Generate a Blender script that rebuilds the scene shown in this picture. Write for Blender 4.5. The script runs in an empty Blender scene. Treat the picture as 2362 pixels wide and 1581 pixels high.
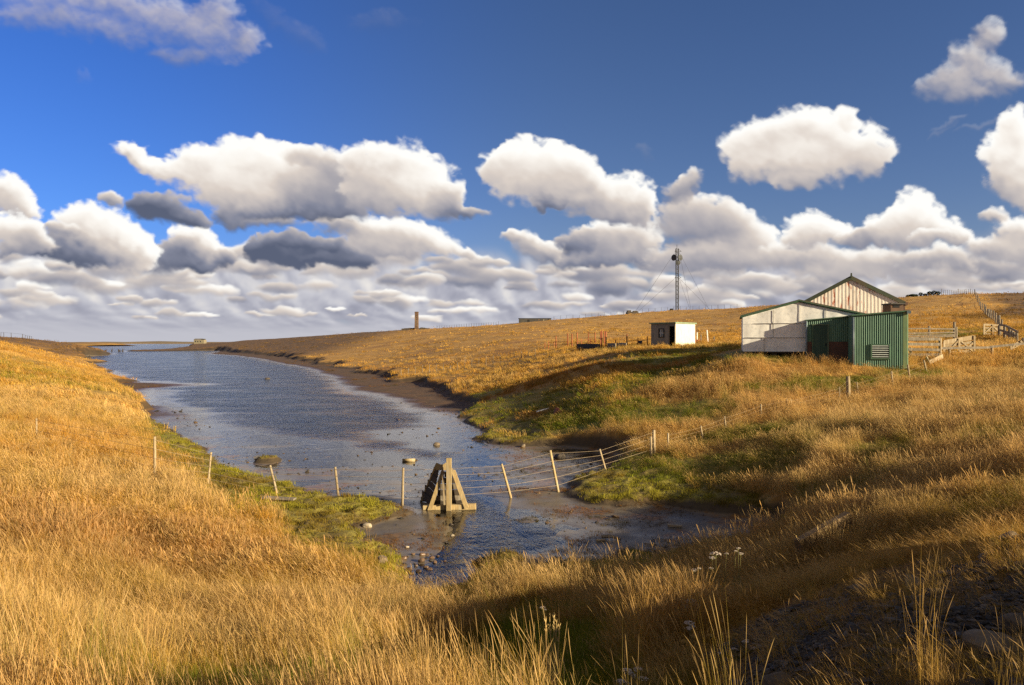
import bpy, bmesh, math, random
import numpy as np
from mathutils import Vector, Matrix

random.seed(7)
RNG = np.random.default_rng(11)
SC = bpy.context.scene
COL = SC.collection
R = math.radians

# ---------------------------------------------------------------- camera
CU, CV, FPX, CAMZ = 1181.0, 791.0, 1653.0, 5.0      # principal point and focal length measured on the 2362 px photograph
cam_d = bpy.data.cameras.new('camera')
cam_d.sensor_width = 36.0
cam_d.lens = 36.0 * FPX / 2362.0
cam_d.clip_start = 0.1
cam_d.clip_end = 30000.0
cam = bpy.data.objects.new('camera', cam_d)
cam.location = (0, 0, CAMZ)
cam.rotation_euler = (R(90), 0, 0)
COL.objects.link(cam)
SC.camera = cam

SUN_AZ = R(121.0)      # clockwise from +Y (the way the camera looks) seen from above
SUN_EL = R(16.0)

# ---------------------------------------------------------------- numpy noise
def _hash(ix, iy, seed):
    h = (ix.astype(np.int64) * 374761393 + iy.astype(np.int64) * 668265263 + seed * 974634777) & 0xffffffff
    h = ((h ^ (h >> 13)) * 1274126177) & 0xffffffff
    h = ((h ^ (h >> 16)) * 2246822519) & 0xffffffff
    return ((h ^ (h >> 15)) & 0xffffff) / float(0xffffff)

def vnoise(x, y, seed=0):
    x = np.asarray(x, float); y = np.asarray(y, float)
    ix = np.floor(x); iy = np.floor(y)
    fx = x - ix; fy = y - iy
    fx = fx * fx * fx * (fx * (fx * 6 - 15) + 10); fy = fy * fy * fy * (fy * (fy * 6 - 15) + 10)
    a = _hash(ix, iy, seed); b = _hash(ix + 1, iy, seed); c = _hash(ix, iy + 1, seed); d = _hash(ix + 1, iy + 1, seed)
    return (a + (b - a) * fx + (c - a) * fy + (a - b - c + d) * fx * fy) * 2 - 1

def fbm(x, y, seed=0, octs=4, gain=0.5, lac=2.03):
    s = 0; amp = 1; tot = 0
    for o in range(octs):
        s = s + amp * vnoise(x + 17.3 * o, y - 9.1 * o, seed + o)
        tot += amp; amp *= gain; x = (x * 0.8 - y * 0.6) * lac; y = (x * 0.6 / lac + y * 0.8) * lac
    return s / tot

def sstep(a, b, x):
    t = np.clip((np.asarray(x, float) - a) / (b - a), 0, 1)
    return t * t * (3 - 2 * t)

# ---------------------------------------------------------------- the lie of the land
def plane_pt(u, v, z=0.0):
    Y = (CAMZ - z) * FPX / (v - CV)
    return ((u - CU) * Y / FPX, Y)

# edge of the tidal flats (water and mud), surveyed off the photograph on the plane of the water
FLATS = [(215,808),(255,817),(235,821),(171,825),(195,830),(228,835),(226,841),(198,845),(241,857),(256,867),(299,878),
 (275,888),(262,904),(303,922),(322,940),(345,962),(380,985),(429,1012),(455,1030),(480,1045),(498,1063),(490,1080),
 (516,1092),(560,1102),(597,1114),(668,1122),(700,1134),(740,1150),(784,1158),(850,1156),(910,1167),(938,1181),(910,1195),
 (835,1212),(790,1217),(800,1230),(829,1243),(844,1266),(886,1275),(915,1299),(925,1332),(935,1372),(1000,1390),(1085,1376),
 (1092,1335),(1126,1306),(1180,1300),(1240,1312),(1285,1308),(1366,1297),(1438,1280),(1570,1274),(1639,1265),(1729,1265),
 (1792,1241),(1825,1227),(1810,1206),(1711,1190),(1600,1178),(1510,1172),(1429,1174),(1354,1166),(1318,1139),(1327,1110),
 (1399,1097),(1450,1074),(1466,1058),(1440,1046),(1380,1037),(1300,1028),(1210,1031),(1160,1027),(1114,1021),(1093,1010),
 (1120,997),(1085,985),(1063,975),(1057,958),(1090,948),(1099,935),(1040,922),(994,910),(960,893),(865,872),(795,853),
 (725,838),(660,826),(600,820),(540,815.5),(512,811),(500,810),(363,811.5),(294,811.8),(296,810),(363,808),(430,806),
 (440,804),(446,798),(500,796),(900,794),(900,792.3),(-600,792.3),(-600,796),(100,797)]
WATER = [(215,808),(255,817),(235,821),(171,825),(195,830),(228,835),(226,841),(198,845),(241,857),(256,867),(299,879),
 (310,881),(482,889),(400,893),(352,899),(333,911),(363,934),(432,958),(468,988),(560,1004),(680,1020),(800,1040),
 (900,1052),(960,1066),(985,1100),(960,1150),(990,1185),(1040,1200),(1030,1235),(1000,1290),(940,1330),(940,1360),
 (1060,1372),(1100,1316),(1200,1290),(1330,1262),(1290,1222),(1200,1190),(1150,1150),(1120,1100),(1075,1052),(1000,1026),
 (940,1008),(905,998),(950,987),(1000,976),(1030,962),(958,946),(880,916),(805,900),(766,872),(706,850),(640,838),
 (600,829),(540,821),(480,817),(505,811.5),(500,810),(363,811.5),(294,811.8),(296,810),(363,808),(430,806),
 (440,804),(446,798),(500,796),(900,794),(900,792.3),(-600,792.3),(-600,796),(100,797)]
FLATS_P = np.array([plane_pt(u, v, 0.05 if v > 815 else 0.0) for u, v in FLATS])
WATER_P = np.array([plane_pt(u, v) for u, v in WATER])

def sdf(poly, X, Y):
    """signed distance to a polygon, positive outside"""
    shp = X.shape
    px = X.ravel(); py = Y.ravel()
    d2 = np.full(px.shape, 1e18); inside = np.zeros(px.shape, bool)
    n = len(poly)
    for i in range(n):
        ax, ay = poly[i]; bx, by = poly[(i + 1) % n]
        ex, ey = bx - ax, by - ay
        wx = px - ax; wy = py - ay
        t = np.clip((wx * ex + wy * ey) / (ex * ex + ey * ey + 1e-12), 0, 1)
        dx = wx - t * ex; dy = wy - t * ey
        d2 = np.minimum(d2, dx * dx + dy * dy)
        c = ((ay > py) != (by > py))
        with np.errstate(divide='ignore', invalid='ignore'):
            xi = ex * (py - ay) / (ey if ey != 0 else 1e-12) + ax
        inside ^= c & (px < xi)
    d = np.sqrt(d2)
    return np.where(inside, -d, d).reshape(shp)

# heights of the land: (u, depth, z)
CP = [(0,4,2.75),(400,4.5,2.6),(800,5,2.35),(0,7,2.0),(0,10,1.5),(300,7,1.9),(300,10,1.35),(600,7,1.7),(600,10,.98),(800,9,1.2),
 (0,14,1.2),(0,20,1.2),(0,28,1.35),(0,40,1.9),(0,60,3.2),(0,85,4.4),(0,110,4.9),(-600,20,1.6),(-600,60,4),(-600,110,6),(-600,250,7),
 (200,14,1.0),(200,20,.95),(200,28,.9),(200,40,1.35),(200,60,1.6),(200,100,1.4),(200,140,0.7),(100,60,2.6),(100,100,2.95),
 (90,150,3.4),(100,200,2.9),(0,150,5.1),(0,200,5.5),(75,230,5.6),(150,270,4.8),(205,300,2.6),(240,308,0.9),(100,400,2),(0,450,2),
 (255,90,0.9),(290,50,1.25),(290,60,1.15),(240,70,1.2),
 (345,45,.3),(400,36,.3),(450,31,.3),(480,28,.35),(520,26,.35),(600,23.5,.3),(700,22.5,.3),(800,21.5,.3),(880,21,.25),(650,20,.35),
 (800,19.5,.25),(700,18.5,.35),(600,18,.5),(800,17,.3),(850,16,.3),(700,16,.40),(900,15,.3),(540,19,.42),(600,15,.6),
 (270,34,0.65),(320,28,.58),(385,25,.5),(450,22.5,.45),(430,19.5,.62),(400,16,.85),(540,16,.62),(600,13,.75),(750,13,.58),(850,12.5,.5),
 (900,12,.6),(900,10,1.0),(900,8,1.5),(1000,6,2.0),(1000,8,1.45),(1000,10,.95),(1000,12,.5),(1100,12,.5),(1100,9,1.15),(1200,6,2.05),
 (1200,9,1.2),(1200,12,.55),(1200,14,.3),(1300,13.5,.35),(1400,13,.45),(1400,10,1.05),(1400,7,1.75),(1400,5,2.3),(1600,5,2.45),(1600,8,1.7),
 (1600,11,1.05),(1600,13.5,.55),(1500,15,.3),(1600,15.5,.3),(1700,15,.5),(1700,12,1.05),(1750,16,.4),
 (1850,18,.5),(1850,16,.65),(1850,13,1.1),(1850,10,1.6),(1850,7,2.35),(1850,5,2.75),
 (1830,20,.75),(1900,21,1.15),(1950,20,1.05),(1800,22,.6),(1720,21,.4),(1650,21.5,.35),(1560,22.5,.3),(1450,23,.25),(1400,23.5,.25),
 (1480,26,.4),(1560,26,.6),(1650,25.5,.8),(1750,25,1.05),(1850,25,1.4),(2000,25,1.85),(2000,20,1.25),(2000,16,1.1),(2000,12,1.6),
 (2000,8,2.3),(2000,5,3.0),(2200,25,2.25),(2200,20,1.75),(2200,15,1.75),(2200,11,2.1),(2200,8,2.55),(2200,5,3.15),(2362,30,2.75),
 (2362,25,2.6),(2362,20,2.1),(2362,15,2.1),(2362,10,2.45),(2362,7,3.1),(2362,4,3.3),(2834,4,3.50),(2744,5,3.42),(3030,6,3.55),(2978,8,3.1),(2848,12,2.75),(2751,20,2.6),(2713,30,3.9),
 (1605,29.5,.95),(1740,31.5,1.6),(1940,34.5,2.3),(2083,37,2.98),(2200,38,3.3),(2362,40,3.75),(1950,39,3.62),(2090,39,3.62),(1850,40.5,3.75),
 (1850,43,4.28),(1700,42,4.12),(1700,33,1.9),(1700,36,2.6),(1700,39.5,3.4),(1600,33,1.6),(1600,38,2.5),(1600,44,3.3),(1500,34,1.45),(1500,40,2.25),(1500,48,3.05),(1400,36,1.3),(1400,40,1.95),(1400,46,2.7),(1400,54,3.35),(1300,43,1.15),(1300,50,1.95),(1200,55,1.45),(1540,70,4.6),(1600,72,4.7),
 (1300,62,2.85),(1300,80,4.0),(1450,80,4.6),(1110,58.5,.85),(1100,70,1.2),(1100,95,2.2),(1100,120,3.6),(1100,180,6.2),(1100,330,12.2),
 (970,84,.85),(900,115,1.15),(900,130,1.5),(900,170,2.5),(900,250,5.15),(950,380,11.7),(745,178,1.2),(740,230,2.3),(740,300,5.0),(740,420,9.0),
 (610,292,1.7),(600,380,2.9),(600,500,7.0),(545,340,1.9),(540,520,5.8),(470,560,3.2),(500,600,4.9),(455,600,4.6),(450,640,4.0),(400,500,.8),(330,440,.5),
 (1190,330,13.8),(1300,330,15.8),(1440,330,17.6),(1560,330,19.4),(1700,300,19.3),(1850,270,19.4),(2070,200,17.5),(2200,190,17.5),
 (2362,170,16.6),(1560,130,6.65),(1560,220,11.8),(1300,150,6.5),(1300,230,10.7),(1850,80,6.0),(1850,170,11.3),(2100,65,5.8),(2100,110,9.1),
 (2250,52,5.0),(2250,85,7.6),(2362,65,6.2),(2362,110,9.7),(2362,48,4.7),(1960,52,4.75),(1960,62,5.4),(1850,56,4.8),(2800,50,6),(2800,100,10),
 (2800,170,17),(2760,40,4.6),(540,800,3),(950,650,7),(1300,600,12),(1560,600,14),(1850,500,14),(2200,380,13),(2800,380,14),(740,700,6)]

def _tp(X, Y):
    Yc = np.maximum(Y, 3.0)
    return np.stack([np.clip(3.0 * X / (Yc + 2.0), -2.9, 2.7), 1.5 * np.log(Yc + 3.0)], -1)
_cx = np.array([(u - CU) * y / FPX for u, y, z in CP]); _cy = np.array([float(y) for u, y, z in CP]); _cz = np.array([z for u, y, z in CP])
_cp = _tp(_cx, _cy)
def _phi(r2): return np.where(r2 > 1e-12, 0.5 * r2 * np.log(r2 + 1e-12), 0.0)
_n = len(CP)
_K = _phi(((_cp[:, None] - _cp[None]) ** 2).sum(-1)) + np.eye(_n) * 0.004
_P = np.concatenate([np.ones((_n, 1)), _cp], 1)
_A = np.zeros((_n + 3, _n + 3)); _A[:_n, :_n] = _K; _A[:_n, _n:] = _P; _A[_n:, :_n] = _P.T
_W = np.linalg.solve(_A, np.concatenate([_cz, np.zeros(3)]))

def land_z(X, Y):
    shp = X.shape
    q = _tp(X.ravel(), Y.ravel())
    out = np.empty(len(q))
    for i in range(0, len(q), 20000):
        s = q[i:i + 20000]
        r2 = ((s[:, None] - _cp[None]) ** 2).sum(-1)
        out[i:i + 20000] = _phi(r2) @ _W[:_n] + _W[_n] + s @ _W[_n + 1:]
    z = out.reshape(shp)
    # the road bank the photographer stands on, its unseen rise shaped for foreground shade
    zr = 3.45 + 0.025 * np.clip(X, 0, 40) + 0.02 * np.clip(X, -30, 0)
    e = (0.30 * np.clip(X, 0, 60) + 0.3) - Y
    zb = zr - 0.55 * np.maximum(-e, 0)
    z = np.where(Y < 3.0, z * sstep(0.5, 3.0, Y) + zb * (1 - sstep(0.5, 3.0, Y)), z)
    return np.maximum(z, zb)

def ground(X, Y, full=False):
    X = np.asarray(X, float); Y = np.asarray(Y, float)
    zl = land_z(X, Y)
    dF = sdf(FLATS_P, X, Y); dW = sdf(WATER_P, X, Y)
    Yc = np.clip(Y, 4, 400)
    zl = np.maximum(zl, 0.16)
    # rough ground: tussocks near, hummocks far
    low = sstep(0.62, 0.36, zl) * sstep(70, 40, Y)
    hum = fbm(X / 1.3, Y / 1.3, 5, 4)
    hum2 = fbm(X / 7.0, Y / 7.0, 9, 3)
    hum3 = fbm(X / 28.0, Y / 28.0, 13, 4)
    cush = np.abs(fbm(X / 0.8, Y / 0.65, 31, 3)) * -1
    far = sstep(40, 160, Y)
    zl = zl + hum * (0.10 * (1 - low) * (1 - far) + 0.04) + hum2 * (0.10 + 0.12 * far) * (1 - low) + hum3 * 0.35 * far
    zl = zl + low * (cush * 0.30 + 0.09 + hum2 * 0.06)
    # flats
    k = 0.0012 + 0.003 * sstep(0, 2, X) * sstep(30, 22, Y) + 0.026 * sstep(40, 60, Y)
    fn = fbm(X / 2.6, Y / 1.5, 41, 5, 0.55)
    fn2 = fbm(X / 0.35, Y / 0.35, 51, 3)
    fn3 = fbm(X / 9.0 + 3, Y / 5.0, 61, 3)
    outer = 0.002 - 0.016 * sstep(0.5, -1.5, X) * sstep(21.5, 23.5, Y) * sstep(46, 38, Y) + 0.006 * sstep(0, 3.5, dW) * (1 - sstep(38, 60, Y)) + 0.030 * sstep(25, 22.5, Y) * sstep(0, 1.2, dW) + np.minimum(k * np.maximum(dW, 0), 0.55)
    inner = -0.035 * np.minimum(-np.minimum(dW, 0), 2.0) - 0.02 * np.minimum(-np.minimum(dW, 0), 60)
    nearf = sstep(80, 50, Y)
    zf = np.where(dW > 0, outer, inner) + (0.034 * fn + 0.014 * fn2 * nearf + 0.022 * fn3) * np.where(dW > 0, 1.0, sstep(-6, 0, dW))
    # bank between them, its edge nibbled at several sizes
    nib = (fbm(X / 3.0, Y / 3.0, 71, 4) * 0.8 + fbm(X / 0.9, Y / 0.9, 77, 4) * 0.42) * np.clip(0.35 + Y / 90, 0.3, 2.5) + fbm(X / 9.0, Y / 14.0, 79, 4) * 4.5 * sstep(45, 90, Y) * sstep(420, 250, Y)
    w = 0.25 + Yc / 140.0
    m = sstep(-w * 0.3, w, dF + nib)
    steep = zl.copy()
    z = zf * (1 - m) + np.maximum(steep, zf) * m
    # two grassy humps left standing in the stream
    for (u, v, rx, ry, h) in ((618, 1066, 0.50, 0.5, 0.26), (1165, 1306, 0.5, 0.36, 0.22), (1210, 1200, .4, .4, .03)):
        hx, hy = plane_pt(u, v)
        q = ((X - hx) / rx) ** 2 + ((Y - hy) / ry) ** 2 + 0.25 * hum
        b = np.sqrt(np.clip(1.15 - q, 0, 1))
        z = z + b * h; m = np.maximum(m, b * (h > .1)); low = np.maximum(low, b)
    # gravel of the road shoulder
    grav = sstep(-1.6, 0.2, (X * 1.0 - 0.75) - (Y - 2.6) * 0.50 + hum * 0.9) * sstep(10.5, 6.5, Y + hum)
    z = z + grav * (fbm(X / 0.16, Y / 0.16, 83, 3) * 0.035)
    if full: return z, m, low, grav, dF, dW
    return z

def gz(x, y):
    return float(ground(np.array([float(x)]), np.array([float(y)]))[0])

def on_ground(u, Y):
    """world point on the ground in photograph column u at depth Y"""
    x = (u - CU) * Y / FPX
    return (x, Y, gz(x, Y))

def at(u, v, Y):
    return ((u - CU) * Y / FPX, Y, CAMZ - (v - CV) * Y / FPX)

# ---------------------------------------------------------------- mesh helpers
XF = [Matrix.Identity(4)]      # frame of the building being made
class MB:
    """collects vertices and faces of one part, in world coordinates"""
    def __init__(self): self.v = []; self.f = []
    def add(self, vs, fs):
        o = len(self.v); self.v += [tuple(p) for p in vs]; self.f += [tuple(i + o for i in q) for q in fs]; return self
    def box(self, c, s, rot=None):
        x, y, z = s[0] / 2, s[1] / 2, s[2] / 2
        pts = [Vector(p) for p in ((-x,-y,-z),(x,-y,-z),(x,y,-z),(-x,y,-z),(-x,-y,z),(x,-y,z),(x,y,z),(-x,y,z))]
        if rot is not None: pts = [rot @ p for p in pts]
        c = Vector(c)
        return self.add([p + c for p in pts], [(3,2,1,0),(4,5,6,7),(0,1,5,4),(1,2,6,5),(2,3,7,6),(3,0,4,7)])
    def beam(self, a, b, w, d, up=(0, 0, 1), jit=0.0, taper=1.0):
        """rectangular bar from a to b; w across, d along 'up'"""
        a = Vector(a); b = Vector(b); t = (b - a).normalized(); up = Vector(up)
        if abs(t.dot(up)) > 0.95: up = Vector((0, 1, 0))
        s = t.cross(up).normalized(); n = s.cross(t).normalized()
        vs = []; N = 5 if jit else 2
        for i in range(N):
            k = i / (N - 1); p = a.lerp(b, k); q = 1 + (taper - 1) * k
            for (i1, j1) in ((-1,-1),(1,-1),(1,1),(-1,1)):
                vs.append(p + s * i1 * w / 2 * q * (1 + random.uniform(-jit, jit)) + n * j1 * d / 2 * q * (1 + random.uniform(-jit, jit)))
        fs = [(3,2,1,0), tuple(4 * (N - 1) + i for i in range(4))]
        for i in range(N - 1):
            o = 4 * i
            for j in range(4): fs.append((o + j, o + (j + 1) % 4, o + 4 + (j + 1) % 4, o + 4 + j))
        return self.add(vs, fs)
    def tube(self, pts, r, n=8, r2=None, jit=0.0):
        pts = [Vector(p) for p in pts]; N = len(pts); vs = []
        for i, p in enumerate(pts):
            t = (pts[min(i + 1, N - 1)] - pts[max(i - 1, 0)]).normalized()
            up = Vector((0, 0, 1)) if abs(t.z) < 0.9 else Vector((1, 0, 0))
            s = t.cross(up).normalized(); q = s.cross(t)
            rr = r + ((r2 if r2 is not None else r) - r) * i / max(N - 1, 1)
            for k in range(n):
                a = 2 * math.pi * k / n
                vs.append(p + (s * math.cos(a) + q * math.sin(a)) * rr * (1 + random.uniform(-jit, jit)))
        fs = [tuple(range(n - 1, -1, -1)), tuple((N - 1) * n + k for k in range(n))]
        for i in range(N - 1):
            for k in range(n): fs.append((i * n + k, i * n + (k + 1) % n, (i + 1) * n + (k + 1) % n, (i + 1) * n + k))
        return self.add(vs, fs)
    def prism(self, poly, off):
        """polygon (list of points) pushed along the vector off"""
        n = len(poly); off = Vector(off)
        vs = [Vector(p) for p in poly] + [Vector(p) + off for p in poly]
        return self.add(vs, [tuple(range(n)), tuple(range(2 * n - 1, n - 1, -1))] + [(i, n + i, n + (i + 1) % n, (i + 1) % n) for i in range(n)])
    def build(self, name, mat, parent=None, smooth=False, bevel=0.0):
        me = bpy.data.meshes.new(name)
        loc = Vector(parent['_w']) if parent is not None else Vector((0, 0, 0))
        me.from_pydata([tuple(XF[0] @ Vector(p) - loc) for p in self.v], [], self.f)
        bm = bmesh.new(); bm.from_mesh(me)
        bmesh.ops.recalc_face_normals(bm, faces=bm.faces)
        if bevel:
            try: bmesh.ops.bevel(bm, geom=list(bm.edges), offset=bevel, segments=1, affect='EDGES', clamp_overlap=True)
            except Exception: pass
        bm.to_mesh(me); bm.free()
        if smooth: me.polygons.foreach_set('use_smooth', [True] * len(me.polygons))
        me.materials.append(mat)
        o = bpy.data.objects.new(name, me); COL.objects.link(o)
        if parent is not None:
            o.parent = parent; o['_w'] = parent['_w']
        else: o['_w'] = (0.0, 0.0, 0.0)
        return o
    def solo(self, name, mat, label, cat, group=None, smooth=False, bevel=0.0):
        """a thing that is one mesh; origin at its base"""
        xs = np.array([tuple(p) for p in self.v]); lo = xs.min(0); hi = xs.max(0)
        loc = Vector(((lo[0] + hi[0]) / 2, (lo[1] + hi[1]) / 2, lo[2]))
        self.v = [tuple(Vector(p) - loc) for p in self.v]
        o = self.build(name, mat, None, smooth, bevel); o.location = loc
        tag(o, label, cat, group); return o

def tag(o, label, cat, group=None):
    o['label'] = label; o['category'] = cat
    if group: o['group'] = group
    return o

def thing(name, loc, label, cat, group=None):
    o = bpy.data.objects.new(name, None); o.empty_display_size = 0.3
    COL.objects.link(o); o.location = loc; o['_w'] = tuple(float(c) for c in loc)
    return tag(o, label, cat, group)

def np_mesh(name, verts, quads=None, faces=None, mat=None, smooth=True):
    me = bpy.data.meshes.new(name)
    verts = np.asarray(verts, np.float32)
    me.vertices.add(len(verts)); me.vertices.foreach_set('co', verts.ravel())
    if quads is not None:
        q = np.asarray(quads, np.int32); n, s = q.shape
        me.loops.add(n * s); me.loops.foreach_set('vertex_index', q.ravel())
        me.polygons.add(n); me.polygons.foreach_set('loop_start', np.arange(n, dtype=np.int32) * s)
        me.polygons.foreach_set('use_smooth', np.full(n, smooth))
    me.update(calc_edges=True); me.validate()
    if mat: me.materials.append(mat)
    return me

def fattr(me, name, arr, kind='FLOAT'):
    a = me.attributes.new(name, kind, 'POINT')
    arr = np.asarray(arr, np.float32)
    if kind == 'FLOAT': a.data.foreach_set('value', arr.ravel())
    elif kind == 'FLOAT_VECTOR': a.data.foreach_set('vector', arr.ravel())
    elif kind == 'FLOAT_COLOR': a.data.foreach_set('color', arr.ravel())

def lin(r, g, b):
    f = lambda c: ((c / 255.0 + 0.055) / 1.055) ** 2.4 if c > 10 else c / 255.0 / 12.92
    return (f(r), f(g), f(b), 1.0)

# ---------------------------------------------------------------- node helpers
class NT:
    def __init__(self, tree): self.t = tree; self.n = tree.nodes; self.l = tree.links
    def new(self, typ, **kw):
        nd = self.n.new(typ)
        for k, v in kw.items(): setattr(nd, k, v)
        return nd
    def put(self, sock, val):
        if isinstance(val, bpy.types.NodeSocket): self.l.new(val, sock)
        elif val is not None:
            if isinstance(val, (tuple, list)) and sock.type == 'RGBA' and len(val) == 3: val = (*val, 1)
            sock.default_value = val
    def math(self, op, a, b=None, c=None, clamp=False):
        nd = self.new('ShaderNodeMath', operation=op, use_clamp=clamp)
        for s, v in zip(nd.inputs, (a, b, c)): self.put(s, v)
        return nd.outputs[0]
    def vmath(self, op, a, b=None, out=0):
        nd = self.new('ShaderNodeVectorMath', operation=op)
        self.put(nd.inputs[0], a)
        if b is not None: self.put(nd.inputs['Scale'] if op == 'SCALE' else nd.inputs[1], b)
        return nd.outputs['Value'] if op in ('DOT_PRODUCT', 'LENGTH', 'DISTANCE') else nd.outputs[0]
    def mix(self, f, a, b, blend='MIX'):
        nd = self.new('ShaderNodeMix', data_type='RGBA', blend_type=blend)
        self.put(nd.inputs['Factor'], f); self.put(nd.inputs[6], a); self.put(nd.inputs[7], b)
        return nd.outputs[2]
    def noise(self, vec, scale, detail=4, rough=0.55, dist=0.0, col=False, dims='3D'):
        nd = self.new('ShaderNodeTexNoise', noise_dimensions=dims)
        self.put(nd.inputs['Vector'], vec); self.put(nd.inputs['Scale'], scale); self.put(nd.inputs['Detail'], detail)
        self.put(nd.inputs['Roughness'], rough); self.put(nd.inputs['Distortion'], dist)
        return nd.outputs['Color' if col else 'Fac']
    def ramp(self, fac, stops, interp='LINEAR'):
        nd = self.new('ShaderNodeValToRGB'); cr = nd.color_ramp; cr.interpolation = interp
        while len(cr.elements) < len(stops): cr.elements.new(0.5)
        for e, (p, c) in zip(cr.elements, stops):
            e.position = p; e.color = c if not isinstance(c, (int, float)) else (c, c, c, 1)
        self.put(nd.inputs[0], fac); return nd.outputs[0]
    def sm(self, x, a, b):
        nd = self.new('ShaderNodeMapRange', interpolation_type='SMOOTHSTEP')
        self.put(nd.inputs[0], x); self.put(nd.inputs[1], a); self.put(nd.inputs[2], b)
        return nd.outputs[0]
    def attr(self, name, typ='GEOMETRY', out='Fac'):
        return self.new('ShaderNodeAttribute', attribute_name=name, attribute_type=typ).outputs[out]
    def scale(self, vec, s):
        nd = self.new('ShaderNodeMapping'); self.put(nd.inputs['Vector'], vec); nd.inputs['Scale'].default_value = s
        return nd.outputs[0]
    def bump(self, h, strength=0.5, dist=0.05, normal=None):
        nd = self.new('ShaderNodeBump'); self.put(nd.inputs['Strength'], strength); self.put(nd.inputs['Distance'], dist)
        self.put(nd.inputs['Height'], h); self.put(nd.inputs['Normal'], normal) if normal else None
        return nd.outputs[0]

def new_mat(name):
    m = bpy.data.materials.new(name); m.use_nodes = True
    t = NT(m.node_tree); t.n.clear()
    out = t.new('ShaderNodeOutputMaterial')
    return m, t, out

def principled(t, out, color, rough=0.7, normal=None, metallic=0.0, spec=0.4):
    b = t.new('ShaderNodeBsdfPrincipled')
    t.put(b.inputs['Base Color'], color); t.put(b.inputs['Roughness'], rough); t.put(b.inputs['Metallic'], metallic)
    t.put(b.inputs['Specular IOR Level'], spec)
    if normal is not None: t.put(b.inputs['Normal'], normal)
    t.l.new(b.outputs[0], out.inputs[0]); return b

def simple_mat(name, c1, c2, c3=None, scale=6.0, rough=0.75, metallic=0.0, bump=0.3, stretch=(1, 1, 1), bdist=0.01, spec=0.3, rust=None, rust_amt=0.6):
    """two or three colours broken up by noise at several sizes, worn patches on request"""
    m, t, out = new_mat(name)
    co = t.new('ShaderNodeTexCoord').outputs['Object']
    rnd = t.new('ShaderNodeObjectInfo').outputs['Random']
    co = t.vmath('ADD', co, t.vmath('SCALE', (13.1, 7.7, 3.3), t.math('MULTIPLY', rnd, 9.0)))
    s = t.scale(co, stretch)
    n1 = t.noise(s, scale, 6, 0.62); n2 = t.noise(s, scale * 0.22, 4, 0.6); n3 = t.noise(s, scale * 5, 3, 0.6)
    c = t.mix(t.sm(n1, 0.34, 0.66), c1, c2)
    if c3: c = t.mix(t.sm(n2, 0.48, 0.66), c, c3)
    c = t.mix(t.math('MULTIPLY', t.sm(n3, 0.45, 0.7), 0.35), c, tuple(0.45 * x for x in c1[:3]) + (1,))
    if rust:
        r = t.noise(t.scale(co, (3.0, 3.0, 0.55)), 1.6, 6, 0.7)
        c = t.mix(t.sm(r, rust_amt, rust_amt + 0.09), c, rust)
    c = t.mix(1.0, c, t.ramp(rnd, [(0, 0.8), (1, 1.1)]), 'MULTIPLY')
    principled(t, out, c, rough, t.bump(t.math('ADD', n1, t.math('MULTIPLY', n3, 0.5)), bump, bdist), metallic, spec)
    return m
# ---------------------------------------------------------------- light and sky
sun_d = bpy.data.lights.new('sun', 'SUN')
sun_d.energy = 5.0; sun_d.angle = R(0.6); sun_d.color = (1.0, 0.85, 0.59)
sun = bpy.data.objects.new('sun', sun_d); COL.objects.link(sun)
S = Vector((math.sin(SUN_AZ) * math.cos(SUN_EL), math.cos(SUN_AZ) * math.cos(SUN_EL), math.sin(SUN_EL)))
sun.rotation_euler = (-S).to_track_quat('-Z', 'Y').to_euler()
sun.location = S * 400
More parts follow.
